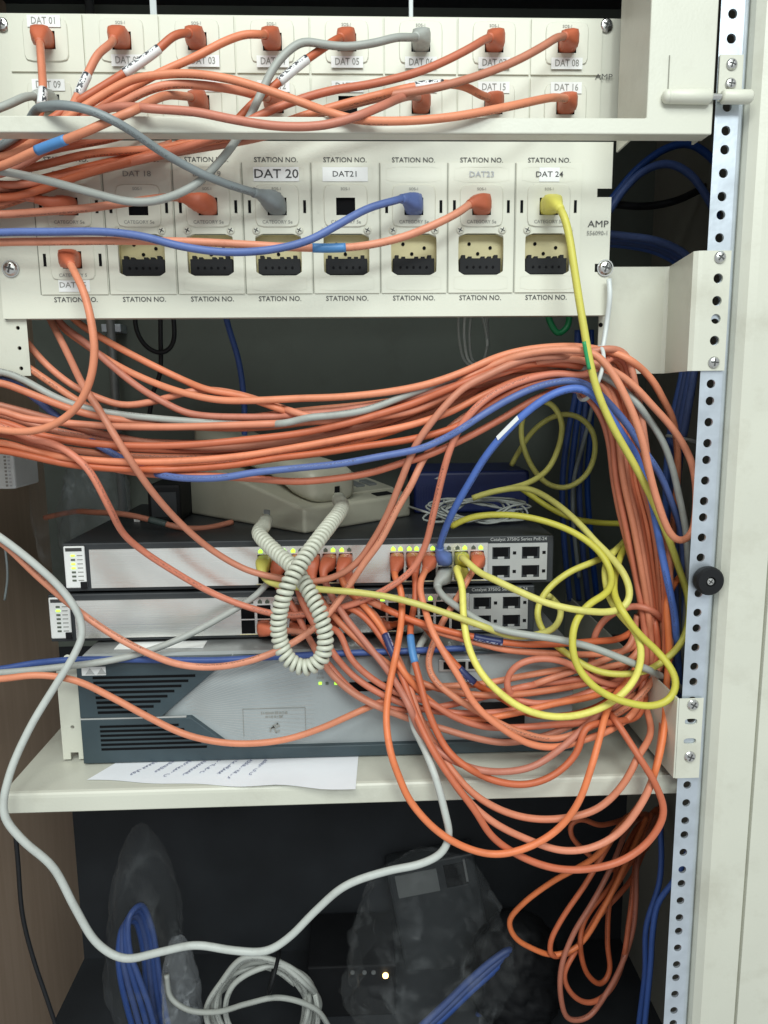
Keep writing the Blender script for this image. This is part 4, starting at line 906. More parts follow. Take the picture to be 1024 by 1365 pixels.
# --- cables of the lower panel
cable(O2, [(78, 276, -14), (60, 268, -20), (30, 262, -22), (-5, 262, -24)]+LEFT(266, 560, -8)+[(0, 568, -20), (40, 584, -20), (75, 593, -22), (95, 605, -24), (118, 626, -26), (145, 675, -20), (165, 712, 0), (190, 734, 14), (215, 751, 20), (280, 789, 28), (330, 809, 30), (370, 819, 26), (395, 820, 22), (446, 812, 16), (479, 802, 14), (519, 783, 14), (549, 760, 14), (566, 730, 8), (579, 680, -6), (593, 622, -18), (605, 586, -23), (620, 560, -25), (646, 533, -26), (684, 512, -23), (740, 498, -18), (780, 500, -14)]+fall(9, -14),
      'orange patch cable drooping across both switches in a deep curve', jack=J('l', 0, 0))
cable(OR, [(258, 268, -14), (243, 263, -22), (220, 263, -28), (170, 270, -30), (120, 277, -30), (60, 282, -28), (0, 286, -26)]+LEFT(288, 600, -4)+[(-30, 400, 34), (20, 395, 34), (55, 405, 32), (67, 426, 28), (91, 473, 8), (111, 514, -14), (132, 546, -24), (152, 579, -28), (176, 617, -26), (205, 658, -14), (243, 700, 4), (285, 735, 18), (330, 760, 22), (370, 770, 20), (420, 775, 14), (453, 766, 10), (476, 750, 8), (496, 723, 2), (516, 687, -8), (535, 640, -18), (555, 592, -24), (573, 566, -26), (590, 545, -27), (617, 518, -26), (650, 500, -24), (700, 479, -22), (760, 474, -20)]+fall(10, -18),
      'orange cable hanging down from under the lower panel and back up into the bundle', jack=J('l', 0, 2))
cable('grey_blue', [(354, 262, -16), (340, 257, -26), (305, 246, -36), (270, 232, -46), (215, 202, -62), (165, 168, -76), (120, 147, -80), (85, 140, -78), (60, 142, -66), (46, 149, -46), (30, 175, -36), (-20, 205, -36), (-85, 230, -34), (-116, 340, -22), (-112, 460, -6)],
      'slate grey patch cable crossing over the frame bar to socket DAT 20', r=3.0, jack=J('l', 0, 3))
cable('blue', [(540, 264, -22), (528, 267, -30), (490, 278, -36), (450, 300, -42), (410, 321, -46), (360, 333, -46), (300, 336, -44), (240, 328, -42), (190, 315, -40), (140, 309, -38), (70, 309, -36), (0, 310, -34), (-75, 318, -30), (-112, 360, -24), (-118, 420, -16), (-100, 470, 0), (-40, 495, 8), (20, 512, 8), (70, 550, 10), (110, 580, 10), (160, 610, 4), (200, 629, -8), (240, 637, -20), (294, 637, -24), (338, 630, -26), (396, 624, -27), (455, 618, -27), (499, 610, -27), (543, 602, -27), (564, 597, -26), (608, 576, -25), (637, 557, -25), (681, 531, -24), (725, 513, -23), (769, 508, -22), (793, 520, -21), (815, 541, -20), (837, 567, -18), (854, 594, -16), (879, 631, -12), (896, 671, -6), (907, 704, 0), (912, 750, 8), (913, 800, 14), (912, 870, 18), (910, 905, 26), (914, 1000, 40)],
      'blue patch cable sagging from socket DAT 22 and wrapping round the bundle', jack=J('l', 0, 5))
cable(O3, [(632, 268, -20), (615, 281, -26), (580, 299, -30), (540, 315, -30), (500, 325, -30), (460, 330, -32), (400, 330, -34), (330, 326, -34), (250, 322, -32), (150, 321, -30), (60, 322, -28), (0, 323, -26), (-75, 330, -24), (-112, 400, -18), (-116, 560, -14), (-90, 690, -10), (-40, 705, -12), (0, 722, -14), (50, 768, -8), (100, 811, 0), (150, 846, -6), (200, 872, -12), (240, 886, -16), (290, 889, -18), (340, 879, -18), (385, 860, -12), (420, 836, -2), (443, 812, 8), (466, 780, 6), (486, 750, 2), (506, 723, -4), (532, 674, -12), (549, 645, -17), (564, 613, -16), (585, 585, -12), (620, 555, -8), (680, 524, -4), (740, 510, 2), (770, 514, 6)]+fall(1.5, 12),
      'orange patch cable with a blue sleeve running from socket DAT 23', jack=J('l', 0, 6), sleeves=[('sl_blue', (463, 330), (415, 331))])
cable('yellow', [(742, 273, -22), (751, 285, -30), (758, 310, -34), (766, 360, -38), (773, 405, -40), (779, 440, -42), (786, 480, -42), (796, 520, -42), (815, 565, -40), (845, 618, -36), (862, 650, -30), (880, 690, -24), (893, 722, -18), (906, 760, -10), (917, 795, -4), (919, 822, -8), (909, 856, -16), (886, 880, -22), (862, 894, -24), (824, 899, -22), (792, 893, -18), (757, 872, -10), (727, 846, 0), (716, 817, 10), (727, 790, 16), (757, 764, 20), (798, 746, 26), (828, 728, 40), (845, 700, 80)],
      'yellow patch cable dropping from socket DAT 24 with a green sleeve', jack=J('l', 0, 7), sleeves=[('sl_green', (776, 458), (786, 492))])
cable(O3, [(92, 348, -20), (99, 362, -32), (112, 390, -42), (122, 430, -46), (126, 468, -46), (120, 508, -44), (102, 543, -40), (72, 566, -36), (40, 575, -34), (0, 573, -32), (-60, 560, -28), (-110, 590, -24), (-124, 700, -20), (-110, 850, -24), (-60, 905, -26), (0, 905, -26), (50, 900, -24), (100, 907, -20), (150, 930, -16), (200, 957, -14), (250, 980, -13), (310, 991, -13), (375, 987, -13), (425, 972, -12), (475, 950, -10), (512, 934, -8), (560, 918, -4), (640, 912, -2), (704, 900, -4), (748, 893, -6), (800, 890, -4), (840, 880, 4), (858, 850, 12), (852, 790, 18)],
      'orange patch cable looping from the lower socket DAT 25', jack=J('l', 1, 0))
# --- the outer hanging loop on the right, and further strands in the vertical bundle
cable(O3, [(540, 545, 4), (600, 516, -6), (650, 490, -16), (700, 472, -26), (750, 466, -34), (786, 469, -38), (800, 477, -40), (815, 495, -42), (830, 521, -44), (846, 556, -44), (857, 589, -44), (865, 625, -42), (874, 660, -40), (885, 693, -38), (896, 715, -36), (909, 722, -34), (922, 712, -32), (927, 688, -30), (928, 649, -28), (922, 616, -26), (909, 589, -25), (892, 565, -25), (870, 541, -25), (848, 517, -25), (826, 499, -24), (800, 487, -22), (760, 478, -20), (700, 486, -12), (640, 506, -4), (560, 540, 6)],
      'bright orange cable making a narrow hanging loop beside the rail holes')
cable(O2, [(560, 545, 14), (640, 522, 14), (700, 511, 12), (750, 513, 8), (778, 524, 4), (802, 556, 4), (812, 589, 6), (818, 638, 10), (825, 677, 12), (834, 715, 14), (847, 764, 16), (855, 796, 18), (859, 837, 16), (852, 880, 8), (830, 912, -6), (792, 905, -14), (768, 890, -16), (748, 881, -18), (718, 878, -18), (689, 887, -18), (676, 905, -16), (680, 925, -14), (700, 936, -14), (735, 937, -14), (770, 930, -12), (800, 918, -8), (850, 895, 4)],
      'orange cable with a small open loop in front of the router')
cable(OR, [(912, 764, 10), (896, 782, 0), (889, 808, -8), (891, 843, -12), (892, 872, -14), (889, 910, -20), (886, 969, -40), (876, 1020, -54), (860, 1062, -50), (840, 1090, -30), (820, 1110, 10), (790, 1145, 50), (734, 1177, 80), (696, 1206, 90), (679, 1228, 94), (687, 1250, 96), (709, 1264, 98), (737, 1273, 100), (770, 1262, 104), (805, 1210, 110), (835, 1150, 130), (862, 1090, 170)],
      'orange cable dropping straight past the shelf end into a hanging loop')
cable(O2, [(780, 910, 0), (789, 880, 2), (792, 850, 4), (806, 826, 4), (842, 808, 4), (868, 813, 2), (884, 828, 4), (888, 860, 10), (880, 910, 10)],
      'short orange arch rising in front of the vertical bundle')
cable(OR, [(686, 922, -6), (727, 907, -8), (768, 893, -8), (810, 878, -4), (840, 860, 6), (850, 820, 14)]+[], 'orange cable end slanting up behind the small open loop')
cable(O2, [(493, 799, 22), (515, 812, 14), (537, 822, 8), (572, 834, 2), (600, 842, -2), (633, 849, -6), (671, 856, -8), (704, 859, -8), (745, 858, -6), (790, 855, -2), (830, 850, 6), (852, 830, 14), (856, 790, 20)],
      'orange patch cable leaving the lower switch sideways with a navy sleeve', jack=SP(2, 0, 5, 0), sleeves=[('sl_navy', (634, 849), (671, 856))])
cable(OR, [(470, 790, 26), (500, 805, 18), (545, 825, 8), (587, 843, 2), (630, 855, -2), (674, 866, -4), (740, 871, -4), (800, 872, 0), (845, 862, 8), (862, 830, 16)],
      'orange patch cable running below the navy-sleeved one', jack=SP(1, 0, 5, 0))
cable(O2, [(560, 830, 16), (585, 860, 4), (613, 892, -8), (630, 908, -10), (645, 919, -10), (668, 930, -10), (700, 950, -10), (740, 955, -10), (790, 945, -6), (835, 915, 4), (862, 870, 14)],
      'orange patch cable with a dark sleeve in front of the grey router face', jack=SP(2, 1, 0, 0), sleeves=[('sl_navy', (612, 891), (631, 909))])
cable(OR, [(525, 766, 26), (534, 784, 18), (536, 816, 8), (531, 857, -4), (519, 916, -22), (515, 960, -40), (521, 1004, -54), (531, 1033, -58), (547, 1068, -60), (582, 1107, -64), (621, 1130, -66), (660, 1139, -68), (703, 1130, -68), (742, 1107, -66), (770, 1072, -64), (789, 1021, -58), (801, 978, -46), (809, 948, -32), (822, 925, -16), (846, 895, 0), (858, 850, 12), (854, 790, 20)],
      'orange patch cable hanging in a wide loop below the shelf edge', jack=SP(1, 1, 0, 1))
cable(O2, [(430, 762, 30), (440, 790, 22), (462, 825, 10), (492, 862, -4), (520, 898, -16), (545, 940, -26), (560, 975, -34), (590, 1005, -44), (629, 1024, -48), (668, 1029, -48), (710, 1022, -46), (745, 1000, -42), (790, 960, -30), (830, 930, -10), (860, 890, 6)],
      'orange patch cable from the upper switch drooping just short of the shelf edge', jack=SP(1, 0, 4, 1))
cable(OR, [(453, 762, 30), (462, 785, 24), (486, 808, 14), (512, 842, 2), (524, 872, -8), (545, 905, -14), (580, 940, -20), (620, 960, -22), (680, 952, -22), (740, 938, -18), (800, 925, -10), (845, 900, 4), (866, 860, 16)],
      'orange patch cable with a navy sleeve slanting down from the upper switch', jack=SP(1, 0, 5, 1), sleeves=[('sl_navy', (513, 846), (524, 876))])
cable(O2, [(366, 775, 36), (385, 800, 30), (402, 830, 22), (412, 852, 14), (440, 888, 2), (475, 925, -8), (520, 945, -12), (570, 945, -14), (640, 930, -12), (700, 915, -8), (770, 905, -4), (830, 890, 4), (866, 840, 18)],
      'orange patch cable passing behind the coiled cord', jack=SP(1, 0, 1, 1))
cable(O2, [(394, 768, 34), (402, 800, 24), (430, 850, 6), (470, 900, -6), (530, 935, -12), (600, 950, -16), (700, 945, -14), (800, 915, 0), (858, 860, 16), (856, 800, 22)],
      'orange patch cable plugged in just left of the coiled cord crossing', jack=SP(1, 0, 2, 1))
cable(OR, [(416, 768, 34), (425, 795, 24), (455, 832, 10), (500, 872, -2), (550, 905, -10), (620, 925, -14), (720, 922, -12), (820, 895, 2), (864, 840, 18), (860, 790, 24)],
      'orange patch cable plugged in just right of the coiled cord crossing', jack=SP(1, 0, 3, 1))
# --- slack loops hanging under the shelf
SL = 'slack orange loops hanging under the shelf'
for pts_ in ([(862, 1085, 190), (834, 1090, 150), (809, 1131, 120), (781, 1178, 104), (749, 1225, 96), (734, 1256, 94), (737, 1275, 98), (765, 1266, 104), (800, 1215, 112), (845, 1140, 150), (868, 1085, 195)],
             [(868, 1088, 200), (840, 1100, 160), (815, 1156, 124), (790, 1203, 108), (765, 1244, 98), (749, 1287, 92), (748, 1331, 92), (759, 1359, 96), (784, 1356, 100), (806, 1328, 106), (824, 1297, 112), (843, 1244, 120), (848, 1203, 128), (850, 1150, 150), (872, 1088, 205)],
             [(872, 1085, 208), (840, 1130, 170), (815, 1180, 130), (790, 1210, 114), (777, 1232, 106), (774, 1266, 102), (784, 1300, 104), (802, 1312, 108), (813, 1295, 114), (810, 1259, 120), (815, 1190, 130), (845, 1110, 180), (876, 1078, 215)],
             [(876, 1085, 212), (852, 1150, 170), (840, 1175, 150), (796, 1225, 118), (765, 1272, 102), (752, 1300, 98), (765, 1328, 100), (787, 1337, 104), (809, 1325, 108), (828, 1290, 114), (840, 1219, 126), (852, 1130, 170), (880, 1076, 220)],
             [(850, 1086, 180), (800, 1100, 150), (775, 1092, 140), (762, 1097, 138), (761, 1112, 138), (775, 1130, 142), (820, 1160, 150), (862, 1130, 180), (884, 1080, 222)]):
    cable(O2, pts_, 'slack orange cable loop hanging in the dark under the shelf end', group=SL)
# --- blue, grey and yellow cables
cable('blue', [(586, 738, 36), (592, 710, 22), (605, 680, 8), (625, 645, -6), (650, 605, -18), (680, 570, -26), (710, 543, -30), (740, 524, -32), (770, 517, -32), (788, 524, -32), (802, 539, -32), (832, 583, -28), (848, 607, -24), (857, 638, -20), (868, 664, -18), (876, 704, -16), (884, 745, -16), (891, 779, -18), (899, 817, -16), (902, 858, -10), (905, 895, 4), (908, 930, 20), (915, 1000, 40)],
      'blue patch cable rising from the upper switch with a white tag', r=3.1, jack=SP(1, 1, 3, 1))
cable('grey', [(0, 897, -10), (75, 890, -8), (150, 880, -4), (200, 867, 8), (250, 847, 22), (300, 820, 30), (340, 795, 34), (357, 777, 38)][::-1]+[(-60, 900, -12), (-110, 880, -16), (-126, 760, -18)], 'grey patch cable crossing the lower switch front to the port by the coiled cord', jack=SP(1, 0, 1, 0) if False else None, end_jack=None)
cable('white_c', [(-124, 560, -30), (-100, 640, -28), (-50, 685, -26), (0, 716, -24), (50, 755, -18), (85, 789, -14), (105, 820, -14), (110, 845, -16), (100, 871, -22), (75, 912, -30), (40, 970, -42), (12, 1035, -56), (5, 1085, -64), (30, 1120, -66), (70, 1155, -66), (100, 1210, -66), (130, 1258, -66), (165, 1278, -66), (210, 1270, -66), (260, 1260, -66), (310, 1267, -66), (355, 1268, -66), (385, 1250, -66), (420, 1215, -66), (460, 1181, -66), (517, 1161, -65), (560, 1152, -64), (589, 1137, -63), (599, 1114, -62), (594, 1086, -60), (581, 1037, -54), (566, 998, -40), (551, 966, -24), (548, 930, -8), (556, 869, 10), (566, 850, 20), (572, 838, 30)],
      'whitish grey cable hanging in a big sagging line below the shelf', r=3.1, end_jack=SP(2, 1, 2, 0))
cable('grey', [(582, 778, 32), (592, 796, 16), (616, 813, 2), (645, 831, -10), (674, 841, -16), (715, 848, -22), (748, 853, -24), (792, 864, -27), (836, 881, -30), (865, 893, -26), (891, 907, -8), (910, 920, 14), (920, 940, 40)],
      'grey patch cable running right from the upper switch below the yellow loops', r=3.1, jack=SP(1, 1, 3, 0))
cable('blue_dark', [(-126, 880, -10), (-60, 895, -4), (0, 892, 0), (40, 885, 3), (90, 880, 4), (150, 879, 4), (230, 880, 4), (290, 880, 5), (360, 876, 8), (430, 872, 8), (540, 868, 8), (620, 864, 10)], 'blue cable lying along the top edge of the router', r=2.8)  # jacket colour darkened to paint in the shade above the router
cable('yellow', [(349, 762, 30), (352, 772, 26), (372, 780, 20), (400, 783, 12), (430, 786, 6), (469, 789, 2), (519, 796, -2), (559, 806, -6), (602, 820, -12), (639, 833, -14), (683, 848, -12), (724, 844, -4), (742, 834, 6), (748, 815, 20), (738, 800, 50), (725, 790, 110)],
      'pale yellow patch cable running from beside the coiled cord under the ports', jack=SP(1, 0, 0, 1))
cable('yellow', [(616, 743, 22), (639, 763, 2), (660, 773, -12), (689, 787, -22), (733, 805, -30), (777, 814, -32), (818, 815, -30), (836, 805, -26), (840, 790, -20), (833, 767, -10), (815, 743, 6), (792, 720, 26), (778, 704, 40), (749, 677, 66), (719, 657, 88), (702, 651, 96), (684, 651, 104), (655, 656, 112), (630, 664, 116)],
      'yellow patch cable curving across the uplink ports of the upper switch', r=3.0, jack=SP(1, 1, 4, 1))
cable('yellow', [(608, 757, 24), (616, 781, 8), (618, 822, -8), (625, 863, -20), (642, 898, -28), (669, 926, -34), (698, 945, -38), (733, 955, -40), (768, 954, -40), (801, 944, -40), (830, 925, -38), (848, 902, -36), (855, 870, -34), (848, 843, -30), (830, 823, -22), (815, 802, -10), (808, 779, 2), (807, 755, 14), (815, 740, 26), (830, 725, 44), (846, 706, 70)],
      'yellow patch cable drooping in a wide U in front of the router', r=3.0, jack=SP(1, 1, 4, 0))
cable('yellow', [(602, 702, 62), (608, 698, 60), (631, 689, 56), (666, 686, 52), (702, 689, 46), (740, 699, 38), (769, 712, 28), (798, 734, 14), (812, 756, 2), (816, 775, -8), (808, 791, -18), (786, 805, -28), (768, 828, -36), (763, 855, -40), (768, 884, -44), (786, 910, -48), (812, 928, -50), (842, 938, -52), (871, 941, -52), (894, 931, -50), (902, 910, -48), (894, 890, -44), (877, 869, -38), (850, 843, -36), (832, 818, -34), (820, 795, -18), (819, 773, 0), (826, 745, 20), (840, 718, 50)],
      'yellow patch cable twisted into a teardrop loop beside the shelf ear', r=3.0)
cable('yellow', [(640, 660, 120), (664, 654, 114), (684, 650, 112), (708, 642, 120), (731, 625, 130), (746, 592, 140), (749, 563, 146), (737, 540, 150), (720, 535, 160), (700, 550, 170), (695, 580, 172), (708, 620, 172), (730, 645, 170), (755, 650, 168), (780, 635, 166), (793, 605, 166), (790, 575, 168), (770, 555, 170), (745, 553, 176), (715, 570, 184), (690, 605, 194), (682, 620, 200)],
      'dim yellow cable coiled twice behind the upper switch')
cable('yellow', [(690, 648, 128), (708, 660, 124), (725, 672, 120), (760, 690, 110), (800, 697, 110), (840, 700, 110), (870, 720, 120)], 'dim yellow cable end pointing at the vertical bundle')
# far strands inside the cabinet
for k, pts_ in enumerate(([(812, 282, 180), (830, 255, 180), (858, 228, 180), (890, 218, 180), (920, 232, 180), (948, 272, 180), (965, 310, 190)], [(812, 270, 200), (850, 225, 200), (890, 197, 200), (920, 192, 200), (950, 212, 200), (975, 250, 205)],
                          [(815, 272, 215), (860, 275, 215), (900, 268, 215), (950, 245, 220), (975, 238, 220)])):
    cable(('blue', 'blue_dark', 'black_c')[k], pts_, ('lower blue cable arching in the gap beside the lower panel', 'higher blue cable arching in the gap beside the lower panel', 'black cable crossing behind the two blue arches')[k], r=4.0)
for k in range(4): cable('blue', [(790, 310+5*k, 130+8*k), (830, 314+4*k, 130+8*k), (880, 322+5*k, 130+8*k), (920, 345+7*k, 134+8*k), (938-6*k, 400+4*k, 120+4*k), (925-5*k, 500, 90+4*k), (915-6*k, 560, 90+4*k), (905-5*k, 620, 100), (900-4*k, 760, 120), (905-3*k, 950, 140)],
      'dark blue cable of the tied bundle behind the bracket', group='blue bundle behind the bracket', r=3.6)
for k in range(4): cable('blue_dark', [(770+6*k, 440, 230), (768+7*k, 520, 226), (757+10*k, 580, 220), (750+11*k, 640, 220), (752+12*k, 720, 226), (760+12*k, 800, 240)], 'dark blue cable of the thin bundle at the back of the cabinet', group='blue bundle at the cabinet back', r=3.4)
cable('grey_blue', [(800, 470, 215), (790, 540, 212), (778, 590, 210), (765, 640, 210), (764, 690, 212), (772, 770, 220)], 'thin grey cable beside the thin blue bundle', r=2.4)
cable('blue_dark', [(300, 418, 200), (306, 440, 200), (318, 480, 200), (325, 530, 200), (326, 580, 205), (320, 640, 210)], 'lone dark blue cable hanging under the lower panel', r=3.2)
cable('black_c', [(180, 400, 240), (182, 440, 240), (195, 462, 240), (215, 471, 240), (230, 460, 240), (232, 430, 240), (226, 400, 240)], 'thin black cable loop under the lower panel', r=2.6)
cable('black_c', [(214, 400, 246), (214, 440, 246), (213, 500, 246), (205, 520, 246), (198, 560, 250)], 'straight black cable behind the black loop', r=2.6)
for k in range(3): cable('white_c', [(612+9*k, 405, 200), (612+7*k, 450, 200), (622+5*k, 485, 200), (640+3*k, 488-4*k, 200), (650, 460, 200), (648-4*k, 405, 200)], 'thin white wire loop hanging under the lower panel', group='thin white wire loops', r=1.5, name='wire')
cable('blue', [(885, 1075, 120), (881, 1103, 100), (882, 1140, 92), (879, 1178, 88), (862, 1234, 86), (860, 1297, 88), (852, 1365, 92), (848, 1420, 96)], 'bright blue cable hanging beside the rail below the shelf', r=3.0)
cable('blue', [(920, 1130, 70), (900, 1172, 72), (878, 1203, 76), (870, 1245, 78), (868, 1281, 80), (860, 1365, 84), (856, 1420, 88)], 'blue cable coming from behind the rail below the shelf', r=3.0)
cable('black_c', [(20, 1105, 0), (24, 1150, 10), (30, 1220, 20), (45, 1280, 30), (62, 1330, 36), (76, 1372, 40)], 'thin black cable hanging in front of the wooden side', r=2.0)
cable('grey_blue', [(6, 800, 150), (10, 770, 150), (8, 740, 150), (2, 815, 150)][:3]+[(4, 715, 152)], 'thin grey wire against the wooden side', r=1.2, name='wire')
cable(OR, [(60, 690, 190), (100, 682, 170), (128, 683, 140), (152, 684, 122), (180, 688, 112), (215, 697, 106), (245, 704, 104), (275, 704, 112), (310, 696, 130)], 'orange cable lying on the upper switch with a blue sleeve', sleeves=[('sl_dark', (200, 693), (222, 699))])

# -------- let overlapping cables push each other apart along the line of sight, as strands lying over each other do
BOX = [(rx0-.02, rx1, YR-.006, YR+.30, RZB, RZT), (SW1['x0'], SW1['x0']+.445, YSW-.002, YSW+.245, -.320, -.2285), (xsl, xsr, YS, YB-.09, SZB, SZT), (xl0, xr1, YF, YF+.014, zb0, zb1),
       (x2l, x2r, -.003, .016, z2b, z2t), (-.2413, .2413, Y1-.004, Y1+.012, z1b, z1t), (at(797, 470, .01)[0], RX-.0125, .0085, .0115, at(955, 494, RY)[2], at(955, 334, RY)[2])]
allP = np.vstack([c['C'] for c in CAB]); own = np.concatenate([[i]*len(c['C']) for i, c in enumerate(CAB)]); rad = np.concatenate([[c['r']]*len(c['C']) for c in CAB])
fix = np.ones(len(allP)); k = 0
for c in CAB:
    n = len(c['C']); w = np.ones(n)
    if c['j0'] is not None: w[:9] = np.clip((np.arange(9)-4)/5, 0, 1)
    if c['j1'] is not None: w[-9:] = np.clip((np.arange(9)[::-1]-4)/5, 0, 1)
    fix[k:k+n] = w; k += n
starts = np.r_[0, np.cumsum([len(c['C']) for c in CAB])]
for it in range(26):
    cell = .012; key = np.floor(allP/cell).astype(int); order = {}
    for i, kx in enumerate(map(tuple, key)): order.setdefault(kx, []).append(i)
    d = allP-CAM; d /= np.linalg.norm(d, axis=1)[:, None]; mv = np.zeros(len(allP))
    depth = np.linalg.norm(allP-CAM, axis=1)
    for kx, ids in order.items():
        nb = []
        for a_ in (-1, 0, 1):
            for b_ in (-1, 0, 1):
                for c_ in (-1, 0, 1): nb += order.get((kx[0]+a_, kx[1]+b_, kx[2]+c_), [])
        ids = np.array(ids); nb = np.array(nb)
        D = allP[ids][:, None]-allP[nb][None]; dist = np.linalg.norm(D, axis=2); lim = (rad[ids][:, None]+rad[nb][None])*.97
        ov = np.where((own[ids][:, None] != own[nb][None]) & (dist < lim), lim-dist, 0)
        sg = np.sign(depth[ids][:, None]-depth[nb][None]+1e-6*(own[ids][:, None]-own[nb][None]))
        q_ = ov*sg; hi = q_.max(1); lo = q_.min(1); mv[ids] += .5*(hi+lo)
    for (x0, x1, y0, y1, za, zb_) in BOX:
        r_ = rad
        ins_ = (allP[:, 0] > x0-r_) & (allP[:, 0] < x1+r_) & (allP[:, 1] > y0-r_) & (allP[:, 1] < y1) & (allP[:, 2] > za-r_) & (allP[:, 2] < zb_+r_)
        front = ins_ & (allP[:, 1] < y0+.03)
        mv = np.where(front, -(allP[:, 1]-(y0-r_))-.0002, mv)
    mv = np.clip(mv*fix, -.006, .006)
    for i in range(len(CAB)):
        a_, b_ = starts[i], starts[i+1]; m_ = mv[a_:b_]
        for _ in range(3): m_ = np.r_[m_[:1], (m_[:-2]+2*m_[1:-1]+m_[2:])/4, m_[-1:]]
        mv[a_:b_] = m_*fix[a_:b_]
    allP = allP+d*mv[:, None]
for i, c in enumerate(CAB):
    C = smooth(allP[starts[i]:starts[i+1]], 3); c['C'] = C
def plug_mesh(C, r, m, parent, g=1.):
    """moulded plug and strain-relief boot around the first centimetres of a cable"""
    d = np.r_[0, np.cumsum(np.linalg.norm(np.diff(C, axis=0), axis=1))]; n = int(np.searchsorted(d, .031*g)); P_ = resample(C[:max(n, 6)], .0016)
    s = np.r_[0, np.cumsum(np.linalg.norm(np.diff(P_, axis=0), axis=1))]
    T = np.gradient(P_, axis=0); T /= np.linalg.norm(T, axis=1)[:, None]
    V = []; N = np.array([1., 0, 0]); K = 16
    for i in range(len(P_)):
        N = N-T[i]*(N@T[i]); N /= np.linalg.norm(N); B = np.cross(T[i], N)
        t = s[i]; f = np.clip((t-.014*g)/.015, 0, 1); f = f*f*(3-2*f)
        w = .0062*g*(1-f)+(r*1.22)*f; h = .0058*g*(1-f)+(r*1.22)*f; e = 5*(1-f)+2*f
        if t > .0125 and t < .0148: w *= 1.07; h *= 1.10
        if f > .25 and int(t/.0018) % 2: w *= .95; h *= .95
        for k in range(K):
            a = 2*math.pi*k/K; c_, s_ = math.cos(a), math.sin(a); q_ = 1/(abs(c_)**e+abs(s_)**e)**(1/e)
            V.append(P_[i]+N*(c_*q_*w)+B*(s_*q_*h))
    n = len(P_); F = [(i*K+k, i*K+(k+1) % K, (i+1)*K+(k+1) % K, (i+1)*K+k) for i in range(n-1) for k in range(K)]+[tuple(range(K-1, -1, -1)), tuple(range((n-1)*K, n*K))]
    o = MB().add(V, F).build('plug', m, parent, smooth=True); return o
for c in CAB:
    o = tube_obj(c['name'], c['C'], c['r'], c['m']); tag(o, c['label'], 'wire' if c['name'] == 'wire' else 'cable', c['group'])
    bm_ = {'orange': 'boot', 'orange2': 'boot', 'orange3': 'boot'}.get(c['m'], c['m'])
    if c['j0'] is not None: plug_mesh(c['C'], c['r'], bm_, o, 1.10 if c['j0'][2] > -.2 else 1.)
    if c['j1'] is not None: plug_mesh(c['C'][::-1], c['r'], bm_, o)
    for (sm, p0, p1) in c['sl']:
        pr = project(c['C'])
        i0 = int(np.argmin(((pr-np.array(p0))**2).sum(1))); i1 = int(np.argmin(((pr-np.array(p1))**2).sum(1)))
        if i0 > i1: i0, i1 = i1, i0
        if i1-i0 < 3: i1 = i0+4
        if sm == 'sl_green':
            tube_obj('marker_sleeve', resample(c['C'][i0:i1+1], .002)+np.array([-.0019, -.0012, 0]), .0017, sm, o, 10); continue
        tube_obj('marker_sleeve', resample(c['C'][i0:i1+1], .002), c['r']*1.16, sm, o, 14)

# white paper flag on the blue cable
# ------------------------------------------------------------------ coiled handset cord
cp_ = [(pt(-.004, .27, .012), None), at(352, 700, .052), at(346, 712, .022), at(366, 734, -.004), at(392, 758, -.028), at(412, 788, -.046), at(428, 822, -.056), at(434, 852, -.060), at(428, 878, -.062), at(408, 890, -.063), at(386, 880, -.062), at(373, 852, -.060), at(373, 815, -.062), at(384, 780, -.060), at(402, 750, -.050), at(424, 720, -.030), at(444, 694, .000), at(455, 678, .030), (pt(.30, .022, .033), None)]
pp_ = [np.array(tuple(x[0])) if isinstance(x, tuple) else x for x in cp_]
path = spline(pp_, .0006); L_ = np.r_[0, np.cumsum(np.linalg.norm(np.diff(path, axis=0), axis=1))]; tot = L_[-1]
T = np.gradient(path, axis=0); T /= np.linalg.norm(T, axis=1)[:, None]
N = np.array([1., 0, .2]); Cc_ = []; ph0 = 0; a0, a1 = .030, tot-.024
Ns = []
for i in range(len(path)):
    N = N-T[i]*(N@T[i]); N /= np.linalg.norm(N); Ns.append(N.copy())
Ns = np.array(Ns); Bs = np.cross(T, Ns); pitch = .0047; turns = (a1-a0)/pitch
s_list = np.r_[np.linspace(0, a0, 14), np.linspace(a0, a1, int(turns*16))[1:], np.linspace(a1, tot, 12)[1:]]
for s_ in s_list:
    c0 = np.array([np.interp(s_, L_, path[:, k]) for k in range(3)]); n0 = np.array([np.interp(s_, L_, Ns[:, k]) for k in range(3)]); b0 = np.array([np.interp(s_, L_, Bs[:, k]) for k in range(3)])
    ph_ = 2*math.pi*(s_-a0)/pitch; R0 = .0047*np.clip(min(s_-a0, a1-s_)/.006, 0, 1)
    Cc_.append(c0+R0*(math.cos(ph_)*n0+math.sin(ph_)*b0))
cc = tube_obj('coiled_cord', np.array(Cc_), .00205, 'cord', ph, 8); cc['label'] = 'beige coiled handset cord hanging in a loop in front of the switches'

